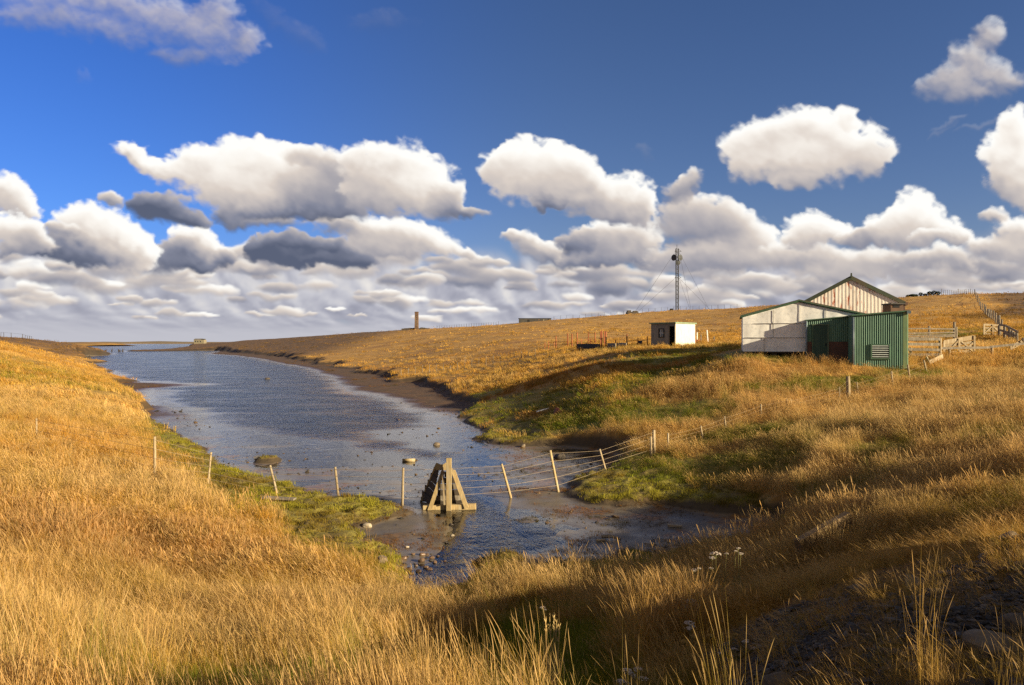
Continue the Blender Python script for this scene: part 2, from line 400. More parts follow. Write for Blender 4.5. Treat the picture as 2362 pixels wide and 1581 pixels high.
#CLOUDS>
# clouds, each a bank of soft puffs (u, v, half-width, half-height, tilt in degrees, brightness), farthest bank first
BANKS = [
 # (softness, lift of light, puffs)
 (1.0, 0.05, [(620,575,52,36,0,.10),(690,570,75,36,0,.12),(770,578,75,34,-6,.12),(830,590,50,30,-10,.2),(680,600,110,22,0,.18),(780,606,90,20,0,.16)]),
 (1.0, 0.16, [(440,555,60,46,-14,.92),(480,580,60,44,-22,.85),(400,588,70,36,0,.35),(470,606,70,26,0,.25),(530,600,34,30,-20,.3)]),
 (1.0, 0.16, [(185,515,62,44,-12,.98),(235,530,80,58,-22,1.0),(285,565,75,48,-30,1.0),(320,590,55,26,-15,.8),(160,572,90,36,0,.28),(235,592,90,28,0,.35),(90,578,60,22,0,.35)]),
 (1.1, 0.16, [(10,450,70,50,-25,.86),(55,490,50,32,-20,.8)]),
 (1.1, 0.16, [(20,530,90,46,-5,.88),(85,540,50,34,-20,.8),(60,575,90,24,0,.5)]),
 (1.2, 0.08, [(262,455,34,24,0,.5),(150,530,40,18,0,.5)]),
 (1.2, 0.14, [(780,520,70,30,-10,.6),(860,530,90,40,-14,.82),(950,540,90,46,-14,.95),(1030,565,75,40,-22,.95),(1090,588,45,18,-15,.7),(900,570,130,30,-8,.72)]),
 (1.1, 0.05, [(345,470,50,34,0,.08),(400,480,64,38,-15,.10),(440,505,44,24,-15,.14)]),
 (1.5, 0.05, [(520,495,50,24,0,.2),(560,515,60,20,0,.25),(640,520,70,18,0,.35)]),
 (1.2, 0.14, [(300,350,44,14,-30,.85),(345,375,50,20,-32,.9),(395,400,70,30,-25,.95),(440,370,56,48,0,1.0),(480,395,80,58,-10,1.0),(560,365,80,52,-6,1.02),(625,385,75,56,-18,1.0),(560,420,120,62,-8,.95),(650,440,90,52,0,.85),(560,470,100,40,-10,.72),(700,420,70,70,0,.62),(690,360,44,26,0,.66),(770,400,80,56,0,.62),(640,490,130,28,0,.34),(760,485,100,30,0,.34),(740,450,110,50,0,.5)]),
 (1.2, 0.14, [(850,395,80,64,-4,.84),(920,385,90,62,-10,.98),(980,420,80,64,-20,.98),(960,455,90,46,0,.82),(860,450,90,42,0,.66),(1035,465,48,40,-40,.45),(1080,485,50,14,-10,.25)]),
 (1.2, 0.08, [(1225,560,48,32,-12,.66),(1260,575,40,24,0,.6),(1195,552,26,18,0,.6)]),
 (1.1, 0.12, [(1420,530,80,46,-4,.85),(1500,540,60,46,0,.92),(1380,560,70,40,0,.55),(1330,555,55,34,0,.30),(1450,590,120,32,0,.48),(1350,600,80,24,0,.4)]),
 (1.0, 0.16, [(1140,385,46,46,0,.95),(1190,365,56,46,0,1.0),(1270,370,70,52,-6,1.02),(1320,400,70,60,-20,1.0),(1220,425,100,46,0,.88),(1380,440,70,48,-20,.88),(1450,450,56,52,0,.95),(1480,490,44,44,0,.75),(1330,460,110,32,0,.66),(1250,470,40,14,0,.3),(1420,490,70,26,0,.55)]),
 (1.4, 0.10, [(1590,415,44,26,20,.55),(1560,440,40,26,0,.5),(1640,500,95,60,-8,.62),(1580,510,70,56,0,.58),(1710,520,75,52,-24,.72),(1760,570,60,50,-20,.8),(1680,580,110,44,0,.66),(1600,590,110,36,0,.62),(1720,605,90,24,0,.62)]),
 (1.4, 0.10, [(1860,590,90,44,0,.6),(1960,600,110,40,0,.66),(1800,590,60,36,0,.62),(2080,600,110,40,0,.66),(2180,600,90,32,0,.66),(1950,640,160,34,0,.6)]),
 (1.0, 0.14, [(1870,520,66,36,-4,1.0),(1920,530,50,30,0,1.0),(1850,550,60,30,0,.8)]),
 (1.1, 0.14, [(2040,520,70,40,10,.85),(2110,490,70,50,0,1.02),(2165,520,66,44,-20,.95),(2090,545,110,34,0,.74),(1980,550,70,26,0,.55),(2210,550,50,24,-20,.7)]),
 (1.4, 0.10, [(2290,500,30,18,0,.62),(2350,530,52,34,0,.8),(2270,575,60,26,0,.7),(2350,580,60,34,0,.7),(2150,545,50,22,0,.7)]),
 (1.3, 0.12, [(1720,335,64,48,10,.85),(1790,310,76,48,8,.95),(1860,285,70,46,0,1.0),(1920,320,100,60,0,.98),(1990,340,64,46,-10,.92),(1965,275,30,24,0,.95),(1800,365,110,46,0,.9),(1900,385,110,42,0,.86),(2000,385,46,36,0,.78),(1830,420,50,22,0,.7),(1740,385,60,34,0,.8)]),
 (2.3, 0.08, [(2150,195,56,32,12,.6),(2210,185,62,48,0,.72),(2240,130,46,50,-20,.78),(2280,75,40,40,-30,.7),(2290,170,46,44,0,.72),(2325,190,50,22,0,.55),(2230,215,80,22,0,.55)]),
 (1.1, 0.12, [(2345,290,46,56,0,1.0),(2300,360,50,60,0,.95),(2370,380,70,90,0,1.0),(2310,425,56,40,0,.75),(2370,450,60,40,0,.72)]),
 (4.2, 0.06, [(2200,285,50,9,28,.6),(2260,290,60,9,22,.6),(2180,310,40,8,30,.5)]),
 (3.0, 0.04, [(120,-10,300,60,-4,.80),(330,30,150,52,-22,.62),(440,70,120,52,-30,.6),(500,40,60,56,-50,.66),(560,100,40,46,-50,.6),(230,70,160,40,-14,.52),(60,50,100,30,0,.5),(420,130,70,24,0,.35)]),
 (4.5, 0.02, [(640,60,90,40,-40,.2),(700,90,50,30,-40,.2),(880,50,80,30,0,.25),(180,180,36,12,-50,.3),(1485,355,20,22,0,.3),(1800,260,18,16,30,.4)]),
]
# the low field of small flat clouds that closes up toward the horizon
_rc = random.Random(21); LOWBANKS = []
for _k in range(150):
    _v = 738 - 150 * _rc.random() ** .85; _s = (760 - _v) / 150.0
    _u = _rc.uniform(-60, 2420); _w = _rc.uniform(38, 120) * (.45 + .75 * _s); _h = _rc.uniform(.24, .36) * _w * (.5 + .45 * _s); _b = _rc.choice((.40, .48, .54, .60, .68, .80))
    if 900 < _u < 1500: _b -= .06
    _pf = []
    for _j in range(_rc.randint(3, 5)):
        _o = _rc.uniform(-.9, .9); _pf.append((_u + _o * _w, _v + _rc.uniform(-.35, .25) * _h - .25 * _h * (1 - abs(_o)), _w * _rc.uniform(.35, .65), _h * _rc.uniform(.55, 1.0) * (1.15 - .4 * abs(_o)), _rc.uniform(-9, 4), _b + .14 * (_o + .2)))
    LOWBANKS.append((_v, (1.9, 0.06, _pf)))
LOWBANKS.sort(key=lambda q: -q[0])
BANKS = [q[1] for q in LOWBANKS] + BANKS
def smooth(x, a, b):
    t = np.clip((x - a) / (b - a), 0, 1); return t * t * (3 - 2 * t)
def cloud_field(AZ, EL):
    """colour (linear) and cover of the clouds over a grid of directions"""
    U = CU + np.tan(AZ) * FPX; V = CV - np.tan(EL) * np.sqrt(1 + np.tan(AZ) ** 2) * FPX
    k = 1 / 60.0
    wx1 = fbm(U * k * .55, V * k * .75, 401, 3); wy1 = fbm(U * k * .55, V * k * .75, 411, 3)
    wx2 = fbm(U * k * 2.6, V * k * 2.9, 421, 4, .55); wy2 = fbm(U * k * 2.6, V * k * 2.9, 431, 4, .55)
    Ux = U + 26 * wx1 + 15 * wx2; Vx = V + 17 * wy1 + 12 * wy2
    bil = 1 - np.abs(fbm(U / 62.0, V / 48.0, 441, 5, .52)) * 2.2
    fine = fbm(U / 34.0, V / 24.0, 451, 5, .56)
    wisp = fbm((U + 10 * wx2) / 15.0, (V + 8 * wy2) / 12.0, 455, 4, .6)
    big = fbm(U / 150.0, V / 60.0, 461, 4)
    col = np.zeros(U.shape + (3,)); cov = np.zeros(U.shape)
    stops = np.array([0.0, .25, .5, .72, .9, 1.05])
    cols = np.array([lin(92,100,122)[:3], lin(134,138,156)[:3], lin(182,177,180)[:3], lin(222,211,202)[:3], lin(252,246,238)[:3], (1.05, 1.04, 1.0)])
    du = np.gradient(U, axis=1).mean(); dv = abs(np.gradient(V, axis=0).mean())
    for soft, lift, puffs in BANKS:
        low_ = min(p[1] for p in puffs) > 575 and soft > 1.45
        D = np.zeros(U.shape); B = np.zeros(U.shape); Wt = np.full(U.shape, 1e-4); H = np.zeros(U.shape)
        u0 = min(p[0] - 2.2 * p[2] for p in puffs) - 60; u1 = max(p[0] + 2.2 * p[2] for p in puffs) + 60
        v0 = min(p[1] - 2.2 * max(p[3], p[2] * .5) for p in puffs) - 60; v1 = max(p[1] + 2.2 * max(p[3], p[2] * .5) for p in puffs) + 60
        rows = np.where(((V > v0) & (V < v1) & (U > u0) & (U < u1)).any(1))[0]; cls = np.where(((V > v0) & (V < v1) & (U > u0) & (U < u1)).any(0))[0]
        if len(rows) == 0 or len(cls) == 0: continue
        sl = (slice(rows[0], rows[-1] + 1), slice(cls[0], cls[-1] + 1))
        wk = .38 if low_ else 1.0; u_ = U[sl] + wk * (Ux[sl] - U[sl]); v_ = V[sl] + wk * (Vx[sl] - V[sl]); D = D[sl]; B = B[sl]; Wt = Wt[sl]; Yv = np.zeros(D.shape)
        kx = 1.24 if min(p[1] for p in puffs) < 520 else (1.15 if low_ else 1.10)
        for (pu, pv, ru, rv, tilt, b) in puffs:
            a = R(tilt); dx = u_ - pu; dy = -(v_ - pv)
            x = (dx * math.cos(a) + dy * math.sin(a)) / (ru * kx); y = (-dx * math.sin(a) + dy * math.cos(a)) / (rv * kx)
            q = np.clip(1 - (x * x + y * y), 0, 1)
            D = 1 - (1 - D) * (1 - 0.92 * q)
            wq = q ** 1.5
            B = B + wq * (b + (.22 if low_ else .36) * y - .02); Yv = Yv + wq * y; Wt = Wt + wq
        tone = B / Wt; below = np.clip(-Yv / Wt, 0, 1)
        edge = (0.08 * bil[sl] + 0.38 * fine[sl] + 0.30 * wisp[sl]) * (.75 if low_ else 1)
        Dn = D * 1.15 + edge * np.clip(D * 3.2, 0, 1) * (1.25 - .7 * D)
        # what the light has to come through from the upper right
        tau = np.zeros(D.shape)
        for j in range(1, 7):
            sx = int(round(-j * 5.0 / du)); sy = int(round(j * 6.5 / dv))
            sh = np.roll(np.roll(Dn, sx, 1), -sy if V[0, 0] > V[-1, 0] else sy, 0)
            tau += np.clip(sh - .1, 0, 1.3)
        lit = np.exp(-tau * 0.34)
        a0 = 0.30
        al = smooth(Dn, a0 - .10 - .12 * below, a0 + 0.42 * soft * (1 + 1.1 * below)) ** 1.2
        thick = smooth(Dn, .3, 1.1)
        tn = tone + .05 + (lit - .46) * (0.40 if soft < 1.3 else .28) + 0.03 * bil[sl] * thick + 0.045 * fine[sl] + 0.11 * big[sl] + lift * (0.5 - thick) * .6
        rgb = np.stack([np.interp(tn, stops, cols[:, c]) for c in range(3)], -1)
        if soft > 2: al = al * (0.72 if soft < 4 else 0.30)
        col[sl] = col[sl] * (1 - al[..., None]) + rgb * al[..., None]
        cov[sl] = cov[sl] * (1 - al) + al
    # the layer lying along the horizon
    E = EL / R(1)
    pz = 1.0 / (np.maximum(E, 0) + 1.6)
    s1 = fbm(AZ * 22 + wx1 * .25, 10 * pz + wy1 * .14 + 3, 471, 6, .56); s2 = fbm(AZ * 22 + wx1 * .25 + .10, 10 * pz + wy1 * .14 + 3 - .22, 471, 6, .56)
    s3 = fbm(AZ * 4, 6 * pz, 481, 4)
    sa = smooth(s1 * 1.0 + s3 * .6 + smooth(E, 9.0, 3.5) * 1.25 + smooth(E, 4.5, 2.0) * .5 - .34, 0.0, 0.7) * smooth(E, 8.0, 5.5)
    tn = .50 + ((s1 - s2) * .75 + s3 * .25 + .16 * s1) * smooth(E, .2, 3.0) + .08 * smooth(E, 2.5, 0)
    sc = np.array([lin(150,152,168)[:3], lin(176,177,190)[:3], lin(202,202,210)[:3], lin(236,232,228)[:3]]); st = np.array([.1, .4, .65, 1.0])
    rgb = np.stack([np.interp(tn, st, sc[:, c]) for c in range(3)], -1)
    tot = cov + sa * (1 - cov)
    col = col + rgb * (sa * (1 - cov))[..., None]
    col = np.where(tot[..., None] > 1e-3, col / np.maximum(tot, 1e-3)[..., None], .6)
    return col, np.clip(tot, 0, 1)
#<CLOUDS
w = bpy.data.worlds.new('World'); SC.world = w; w.use_nodes = True
T = NT(w.node_tree); T.n.clear()
wout = T.new('ShaderNodeOutputWorld'); bg = T.new('ShaderNodeBackground')
T.l.new(bg.outputs[0], wout.inputs[0])
sky = T.new('ShaderNodeTexSky', sky_type='NISHITA', sun_disc=False, sun_elevation=SUN_EL, sun_rotation=SUN_AZ, altitude=0, air_density=1.0, dust_density=0.3, ozone_density=4.0)
dirv = T.vmath('NORMALIZE', T.new('ShaderNodeTexCoord').outputs['Generated'])
sx = T.new('ShaderNodeSeparateXYZ'); T.l.new(dirv, sx.inputs[0]); DX, DY, DZ = sx.outputs
# the deep blue of very clean air: the sky texture, more saturated, greyer to the right
hs = T.new('ShaderNodeHueSaturation'); hs.inputs['Saturation'].default_value = 1.1; hs.inputs['Value'].default_value = 0.345
T.l.new(sky.outputs[0], hs.inputs['Color'])
c = T.mix(1.0, hs.outputs[0], T.mix(T.sm(DX, -0.55, 0.15), (0.78, 1.0, 1.72, 1), (1.38, 1.10, 1.26, 1)), 'MULTIPLY')
# unseen clouds added over the rest of the sky, warm grey to neutralise fill
els = T.noise(T.scale(dirv, (1, 1, 2.2)), 3.0, 4, 0.55)
away = T.sm(DY, 0.62, 0.25)
ea = T.math('MULTIPLY', T.math('MULTIPLY', T.sm(els, 0.36, 0.52), away), T.sm(DZ, -0.05, 0.10))
c = T.mix(T.math('MULTIPLY', ea, 0.92), c, tuple(x * 2.2 for x in lin(214,204,192)[:3]) + (1,))
T.l.new(c, bg.inputs[0]); bg.inputs[1].default_value = 0.1

def make_sky():
    na, ne = 1150, 380
    A = np.linspace(R(-52), R(52), na); E = np.concatenate([np.linspace(R(-0.6), R(32), ne)])
    EL, AZ = np.meshgrid(E, A, indexing='ij')
    col, cov = cloud_field(AZ, EL)
    fade = smooth(np.abs(AZ), R(52), R(44)) * smooth(EL, R(32), R(28))
    rad = 14000.0
    P = np.stack([rad * np.cos(EL) * np.sin(AZ), rad * np.cos(EL) * np.cos(AZ), rad * np.sin(EL)], -1)
    idx = np.arange(na * ne).reshape(ne, na)
    q = np.stack([idx[:-1, :-1], idx[1:, :-1], idx[1:, 1:], idx[:-1, 1:]], -1).reshape(-1, 4)
    m, t, out = new_mat('cloud')
    em = t.new('ShaderNodeEmission'); tr = t.new('ShaderNodeBsdfTransparent'); mx = t.new('ShaderNodeMixShader')
    t.l.new(t.attr('tone', out='Color'), em.inputs[0]); em.inputs[1].default_value = 0.42
    t.l.new(t.attr('cover'), mx.inputs[0]); t.l.new(tr.outputs[0], mx.inputs[1]); t.l.new(em.outputs[0], mx.inputs[2]); t.l.new(mx.outputs[0], out.inputs[0])
    m.cycles.emission_sampling = 'NONE'
    me = np_mesh('sky', P.reshape(-1, 3), q, mat=m)
    fattr(me, 'tone', np.concatenate([col, np.ones(col.shape[:2] + (1,))], -1).reshape(-1, 4), 'FLOAT_COLOR')
    fattr(me, 'cover', (cov * fade).ravel())
    o = bpy.data.objects.new('sky', me); COL.objects.link(o); o['kind'] = 'structure'
make_sky()

SC.view_settings.view_transform = 'Standard'
try: SC.view_settings.look = 'None'
except Exception: pass
SC.view_settings.exposure = 1.22; SC.view_settings.gamma = 1.0
SC.render.engine = 'CYCLES'
SC.cycles.max_bounces = 5; SC.cycles.diffuse_bounces = 2; SC.cycles.glossy_bounces = 2; SC.cycles.transmission_bounces = 2
SC.cycles.transparent_max_bounces = 8
SC.cycles.caustics_reflective = False; SC.cycles.caustics_refractive = False
SC.cycles.use_denoising = False
SC.cycles.use_adaptive_sampling = False
# ---------------------------------------------------------------- ground sheet
def make_ground():
    ny, nx = 640, 620
    t = np.linspace(0, 1, ny)
    Yl = np.concatenate([np.linspace(-14, 2.5, 46)[:-1], 2.5 * (1300 / 2.5) ** np.linspace(0, 1, ny - 45)])
    sgrid = np.linspace(-1, 1, nx)
    Yg, sg = np.meshgrid(Yl, sgrid, indexing='ij')
    half = 9.0 + 0.92 * np.maximum(Yg, 0)
    Xg = sg * half
    z, m, low, grav, dF, dW = ground(Xg, Yg, True)
    idx = np.arange(ny * nx).reshape(ny, nx)
    q = np.stack([idx[:-1, :-1], idx[:-1, 1:], idx[1:, 1:], idx[1:, :-1]], -1).reshape(-1, 4)
    me = np_mesh('ground', np.stack([Xg, Yg, z], -1).reshape(-1, 3), q, mat=MAT_GROUND)
    fattr(me, 'land', m); fattr(me, 'marsh', low * m); fattr(me, 'gravel', grav)
    fattr(me, 'shore', np.clip(dW, -5, 30))
    fattr(me, 'green', green_amount(Xg, Yg))
    fattr(me, 'dark_land', dark_land_amount(Xg, Yg))
    o = bpy.data.objects.new('ground', me); COL.objects.link(o); o['kind'] = 'structure'
    return o

GREEN = [(1150,50,5,3,.7),(1220,46,5,3,.75),(1100,57,3,3,.7),(1300,40,4,2.2,.8),(1350,37,4,2.0,.9),(1430,35.5,3,1.8,1),(1480,27,2,1.5,.8),(1600,25,3,1.5,.8),(1700,24,3,1.5,.7),(700,4.8,2.2,1.4,1.0),(430,4.7,1.4,.9,.8),(1150,6.8,1.5,1.6,1.0),(1230,8.6,1.2,1.2,.9),(700,4.3,1.5,1.0,1.0),(250,4.1,.9,.55,.8),(950,4.6,1.0,.8,1.0), # (u, Y, half-width m, half-depth m, strength): green swards seen in the photograph
 (1400,42,4,2.5,.7),(1480,44,3,3,.5),(1560,34,3,2,.8),(1700,29,3.0,1.8,.8),(1780,28.5,2,1.5,.5),(1500,60,8,4,.7),(1600,54,7,4,.8),(1650,46,7,2.5,.8),(1780,42,4,1.5,.7),
 (1850,36,4,.9,.9),(1950,37,3,.9,.9),(2110,38,2.5,1.2,.9),(2050,22,2,1.4,.7),(1950,19,1.6,1.0,.6),(2330,27,2,1.2,.5),(2180,60,4,3,.8),(2260,66,4,3,.7),
 (620,5.6,1.3,.7,.9),(450,5.0,1.3,.5,.8),(130,4.6,.5,.35,1.0),(800,5.2,1.2,.7,.9),(1150,5.6,1.4,1.0,1.0),(1000,4.8,1.5,.8,.9),(1270,7.5,1.2,.9,.8),(1280,10.8,1.3,.8,.95),(1130,11.0,1.0,.6,.7),(1400,10.6,1.0,.7,.7),(1000,8,1.0,.7,.4),
 (160,8.0,.35,.3,.9),(430,6.6,.5,.3,.7),(330,10.5,1,.8,.25),(1700,9.4,.6,.5,.6),(1500,5,1,.7,.5),(60,60,12,5,.4),(0,50,10,4,.4),(870,9.7,.8,.5,.7),(1880,26,4,1.6,.4),(2350,21,1.6,1.6,.6),
]
def green_amount(X, Y):
    g = np.zeros_like(X)
    n = fbm(X / 1.7, Y / 1.7, 101, 4) + 0.6 * fbm(X / 0.4, Y / 0.4, 111, 2)
    for u, y, rx, ry, s in GREEN:
        cx = (u - CU) * y / FPX
        q = ((X - cx) / rx) ** 2 + ((Y - y) / ry) ** 2
        g = np.maximum(g, s * sstep(1.25, 0.25, q + 0.55 * n))
    bg_ = fbm(X / 9.0, Y / 6.0, 121, 4)
    g = np.maximum(g, 0.55 * sstep(0.22, 0.5, bg_) * sstep(120, 40, Y))
    return np.clip(g, 0, 1)

def dark_land_amount(X, Y):
    """darker brown land: the far headland on the left, moor on the far right rise"""
    n = fbm(X / 16.0, Y / 16.0, 131, 4)
    a = sstep(-30, 12, (Y - 205) + 40 * n + 0.0 * X) * sstep(-40, -70, X)
    u = CU + FPX * X / np.maximum(Y, 1)
    b = sstep(2235, 2300, u + 130 * n - (Y - 110) * 0.5) * sstep(75, 100, Y)
    c = sstep(380, 430, Y) * sstep(640, 480, u + 100 * n)
    return np.clip(a + b + c * .25, 0, 1)

def ground_material():
    m, t, out = new_mat('grass_and_mud')
    co = t.new('ShaderNodeTexCoord').outputs['Object']
    land = t.attr('land'); marsh = t.attr('marsh'); grav = t.attr('gravel'); green = t.attr('green'); dark_land = t.attr('dark_land'); shore = t.attr('shore')
    sp = t.new('ShaderNodeSeparateXYZ'); t.l.new(co, sp.inputs[0]); Z = sp.outputs[2]; Yv = sp.outputs[1]
    far = t.sm(Yv, 40.0, 140.0)
    nA = t.noise(co, 0.09, 6, 0.6); nB = t.noise(co, 0.7, 6, 0.65); nC = t.noise(co, 7.0, 5, 0.65)
    nD = t.noise(t.scale(co, (0.35, 1.0, 1)), 0.30, 7, 0.72, 0.4)
    gold = t.mix(t.sm(nB, 0.32, 0.68), (0.45, 0.245, 0.045, 1), (0.31, 0.150, 0.024, 1))
    gold = t.mix(t.sm(nD, 0.46, 0.64), gold, (0.47, 0.27, 0.075, 1))
    gold = t.mix(t.math('MULTIPLY', t.sm(nA, 0.5, 0.66), 0.55), gold, (0.20, 0.075, 0.015, 1))
    gold = t.mix(t.math('MULTIPLY', t.sm(nC, 0.5, 0.66), t.math('MULTIPLY_ADD', far, -0.2, 0.4)), gold, (0.10, 0.055, 0.014, 1))
    tus = t.noise(t.scale(co, (0.55, 1.0, 1)), 1.1, 4, 0.7)
    gold = t.mix(t.math('MULTIPLY', t.sm(tus, 0.56, 0.70), t.math('MULTIPLY', far, 0.6)), gold, (0.14, 0.072, 0.018, 1))
    grn = t.mix(t.sm(nB, 0.35, 0.65), (0.10, 0.12, 0.014, 1), (0.19, 0.16, 0.022, 1))
    c = t.mix(green, gold, grn)
    hea = t.mix(t.sm(nB, 0.40, 0.6), (0.06, 0.035, 0.014, 1), (0.20, 0.10, 0.028, 1))
    c = t.mix(dark_land, c, hea)
    mar = t.mix(t.sm(nB, 0.35, 0.62), (0.24, 0.20, 0.03, 1), (0.13, 0.09, 0.02, 1))
    mar = t.mix(t.sm(nC, 0.52, 0.66), mar, (0.06, 0.035, 0.012, 1))
    c = t.mix(marsh, c, mar)
    # mud: grey-brown, rusty weed in patches, darkened under the water film
    mud = t.mix(t.sm(nB, 0.35, 0.65), (0.105, 0.085, 0.060, 1), (0.155, 0.120, 0.078, 1))
    weed = t.mix(t.sm(nC, 0.4, 0.62), (0.21, 0.095, 0.018, 1), (0.07, 0.035, 0.010, 1))
    wmask = t.math('MULTIPLY', t.sm(t.noise(co, 0.55, 6, 0.68), 0.50, 0.60), t.sm(shore, 0.3, 2.2))
    mud = t.mix(wmask, mud, weed)
    beach = t.mix(t.sm(nB, 0.35, 0.65), (0.105, 0.050, 0.017, 1), (0.055, 0.030, 0.013, 1))
    beach = t.mix(t.sm(t.noise(co, 2.6, 5, 0.7), 0.56, 0.66), beach, (0.16, 0.10, 0.045, 1))
    mud = t.mix(t.math('MULTIPLY', t.sm(Yv, 42.0, 55.0), t.sm(shore, -0.5, 1.5)), mud, beach)
    peb = t.new('ShaderNodeTexVoronoi'); t.put(peb.inputs['Vector'], co); t.put(peb.inputs['Scale'], 9.0)
    pm = t.math('MULTIPLY', t.sm(peb.outputs['Distance'], 0.30, 0.18), t.sm(t.noise(co, 1.2, 4), 0.52, 0.62))
    mud = t.mix(t.math('MULTIPLY', pm, 0.8), mud, t.mix(t.sm(peb.outputs['Distance'], 0.0, 0.25), (0.16, 0.10, 0.055, 1), (0.07, 0.045, 0.026, 1)))
    wet = t.sm(Z, 0.075, 0.005)
    # mud below water level painted near black so the film looks more reflective
    mud = t.mix(t.math('MULTIPLY', t.sm(Z, 0.0, -0.035), 0.85), mud, (0.02, 0.018, 0.016, 1))
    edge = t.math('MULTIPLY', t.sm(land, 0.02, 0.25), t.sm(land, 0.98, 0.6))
    c2 = t.mix(land, mud, c)
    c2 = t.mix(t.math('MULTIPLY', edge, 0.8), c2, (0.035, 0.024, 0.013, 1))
    gv = t.new('ShaderNodeTexVoronoi'); t.put(gv.inputs['Vector'], co); t.put(gv.inputs['Scale'], 26.0)
    gvs = t.new('ShaderNodeSeparateColor'); t.l.new(gv.outputs['Color'], gvs.inputs[0])
    gcol = t.mix(t.sm(gv.outputs['Distance'], 0.15, 0.5), t.mix(gvs.outputs[0], (0.014, 0.011, 0.008, 1), (0.045, 0.033, 0.02, 1)), (0.018, 0.015, 0.012, 1))
    c2 = t.mix(t.math('MULTIPLY', grav, 0.9), c2, gcol)
    rough = t.math('SUBTRACT', 0.92, t.math('MULTIPLY', t.math('MULTIPLY', wet, t.math('SUBTRACT', 1.0, land)), 0.74))
    hgt = t.math('ADD', t.math('MULTIPLY', nB, 0.5), t.math('MULTIPLY', nC, 0.22))
    hgt = t.math('ADD', hgt, t.math('MULTIPLY', t.math('SUBTRACT', 0.5, gv.outputs['Distance']), t.math('MULTIPLY', grav, 0.12)))
    bd = t.math('MULTIPLY_ADD', land, 0.85, 0.06)
    nrm = t.bump(hgt, 0.9, 0.3); nd = nrm.node; t.put(nd.inputs['Strength'], bd)
    principled(t, out, c2, rough, nrm, 0.0, 0.35)
    return m
MAT_GROUND = ground_material()
ground_obj = make_ground()

# ---------------------------------------------------------------- water
def water_material():
    m, t, out = new_mat('tidal_water')
    co = t.new('ShaderNodeTexCoord').outputs['Object']
    depth = t.attr('depth'); wind = t.attr('wind')
    sp = t.new('ShaderNodeSeparateXYZ'); t.l.new(co, sp.inputs[0]); Yv = sp.outputs[1]
    rot = t.new('ShaderNodeMapping'); t.put(rot.inputs['Vector'], co); rot.inputs['Rotation'].default_value = (0, 0, R(-14)); rc = rot.outputs[0]
    a = t.noise(t.scale(rc, (1.0, 0.42, 1)), 0.95, 5, 0.62, 0.6)
    b = t.noise(t.scale(rc, (1.0, 0.8, 1)), 3.2, 5, 0.62, 0.5)
    cc = t.noise(t.scale(rc, (1.0, 1.8, 1)), 0.12, 4, 0.6, 0.3)
    d = t.noise(t.scale(rc, (1.0, 1.5, 1)), 9.0, 3, 0.6)
    gust = t.sm(t.noise(t.scale(co, (0.8, 1.8, 1)), 0.16, 4, 0.6), 0.30, 0.60)
    amt = t.math('MULTIPLY', wind, t.math('MULTIPLY_ADD', gust, 0.6, 0.4))
    hh = t.math('ADD', t.math('MULTIPLY', a, 0.55), t.math('MULTIPLY', b, 0.16))
    hh = t.math('ADD', hh, t.math('MULTIPLY', cc, 0.9)); hh = t.math('ADD', hh, t.math('MULTIPLY', d, 0.035))
    bmp = t.new('ShaderNodeBump'); t.put(bmp.inputs['Height'], hh); t.put(bmp.inputs['Distance'], 1.25); t.put(bmp.inputs['Strength'], t.math('MULTIPLY_ADD', amt, 0.62, 0.03))
    N = bmp.outputs[0]
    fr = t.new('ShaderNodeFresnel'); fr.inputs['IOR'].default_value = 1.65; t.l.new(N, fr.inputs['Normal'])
    gl = t.new('ShaderNodeBsdfGlossy'); t.put(gl.inputs['Roughness'], t.math('MULTIPLY_ADD', amt, 0.08, 0.03)); t.put(gl.inputs['Color'], t.mix(amt, (1.0, 1.0, 1.0, 1), (0.82, 0.90, 0.99, 1))); t.l.new(N, gl.inputs['Normal'])
    tr = t.new('ShaderNodeBsdfTransparent'); t.put(tr.inputs[0], (0.80, 0.82, 0.80, 1))
    df = t.new('ShaderNodeBsdfDiffuse'); t.put(df.inputs[0], (0.014, 0.034, 0.060, 1))
    mx = t.new('ShaderNodeMixShader'); t.put(mx.inputs[0], t.sm(depth, 0.02, 0.45)); t.l.new(tr.outputs[0], mx.inputs[1]); t.l.new(df.outputs[0], mx.inputs[2])
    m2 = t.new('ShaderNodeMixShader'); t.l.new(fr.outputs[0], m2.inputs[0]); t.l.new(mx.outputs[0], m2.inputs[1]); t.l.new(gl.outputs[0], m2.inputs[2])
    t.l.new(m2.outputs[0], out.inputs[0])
    return m

def make_water():
    ny, nx = 380, 320
    Yl = 13.0 * (9000 / 13.0) ** np.linspace(0, 1, ny); s = np.linspace(-1, 1, nx)
    Yg, sg = np.meshgrid(Yl, s, indexing='ij')
    Xg = sg * 0.85 * Yg
    gd = ground(Xg, np.minimum(Yg, 1290))
    dW = sdf(WATER_P, Xg, Yg)
    dep = np.where(Yg > 1200, 3.0, np.maximum(-gd, 0))
    n = fbm(Xg / 5.0, Yg / 3.0, 201, 4)
    w = 0.06 + 0.94 * sstep(-0.3, -3.2, dW + 2.6 * n) * sstep(24, 36, Yg)
    w = np.maximum(w, 0.42 * sstep(0, -0.6, dW + n * .8) * sstep(27, 23, Yg)) 
    idx = np.arange(ny * nx).reshape(ny, nx)
    q = np.stack([idx[:-1, :-1], idx[:-1, 1:], idx[1:, 1:], idx[1:, :-1]], -1).reshape(-1, 4)
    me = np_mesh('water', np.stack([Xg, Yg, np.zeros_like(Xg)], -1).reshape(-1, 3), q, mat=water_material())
    fattr(me, 'depth', dep); fattr(me, 'wind', w)
    o = bpy.data.objects.new('water', me); COL.objects.link(o); o['kind'] = 'structure'
make_water()

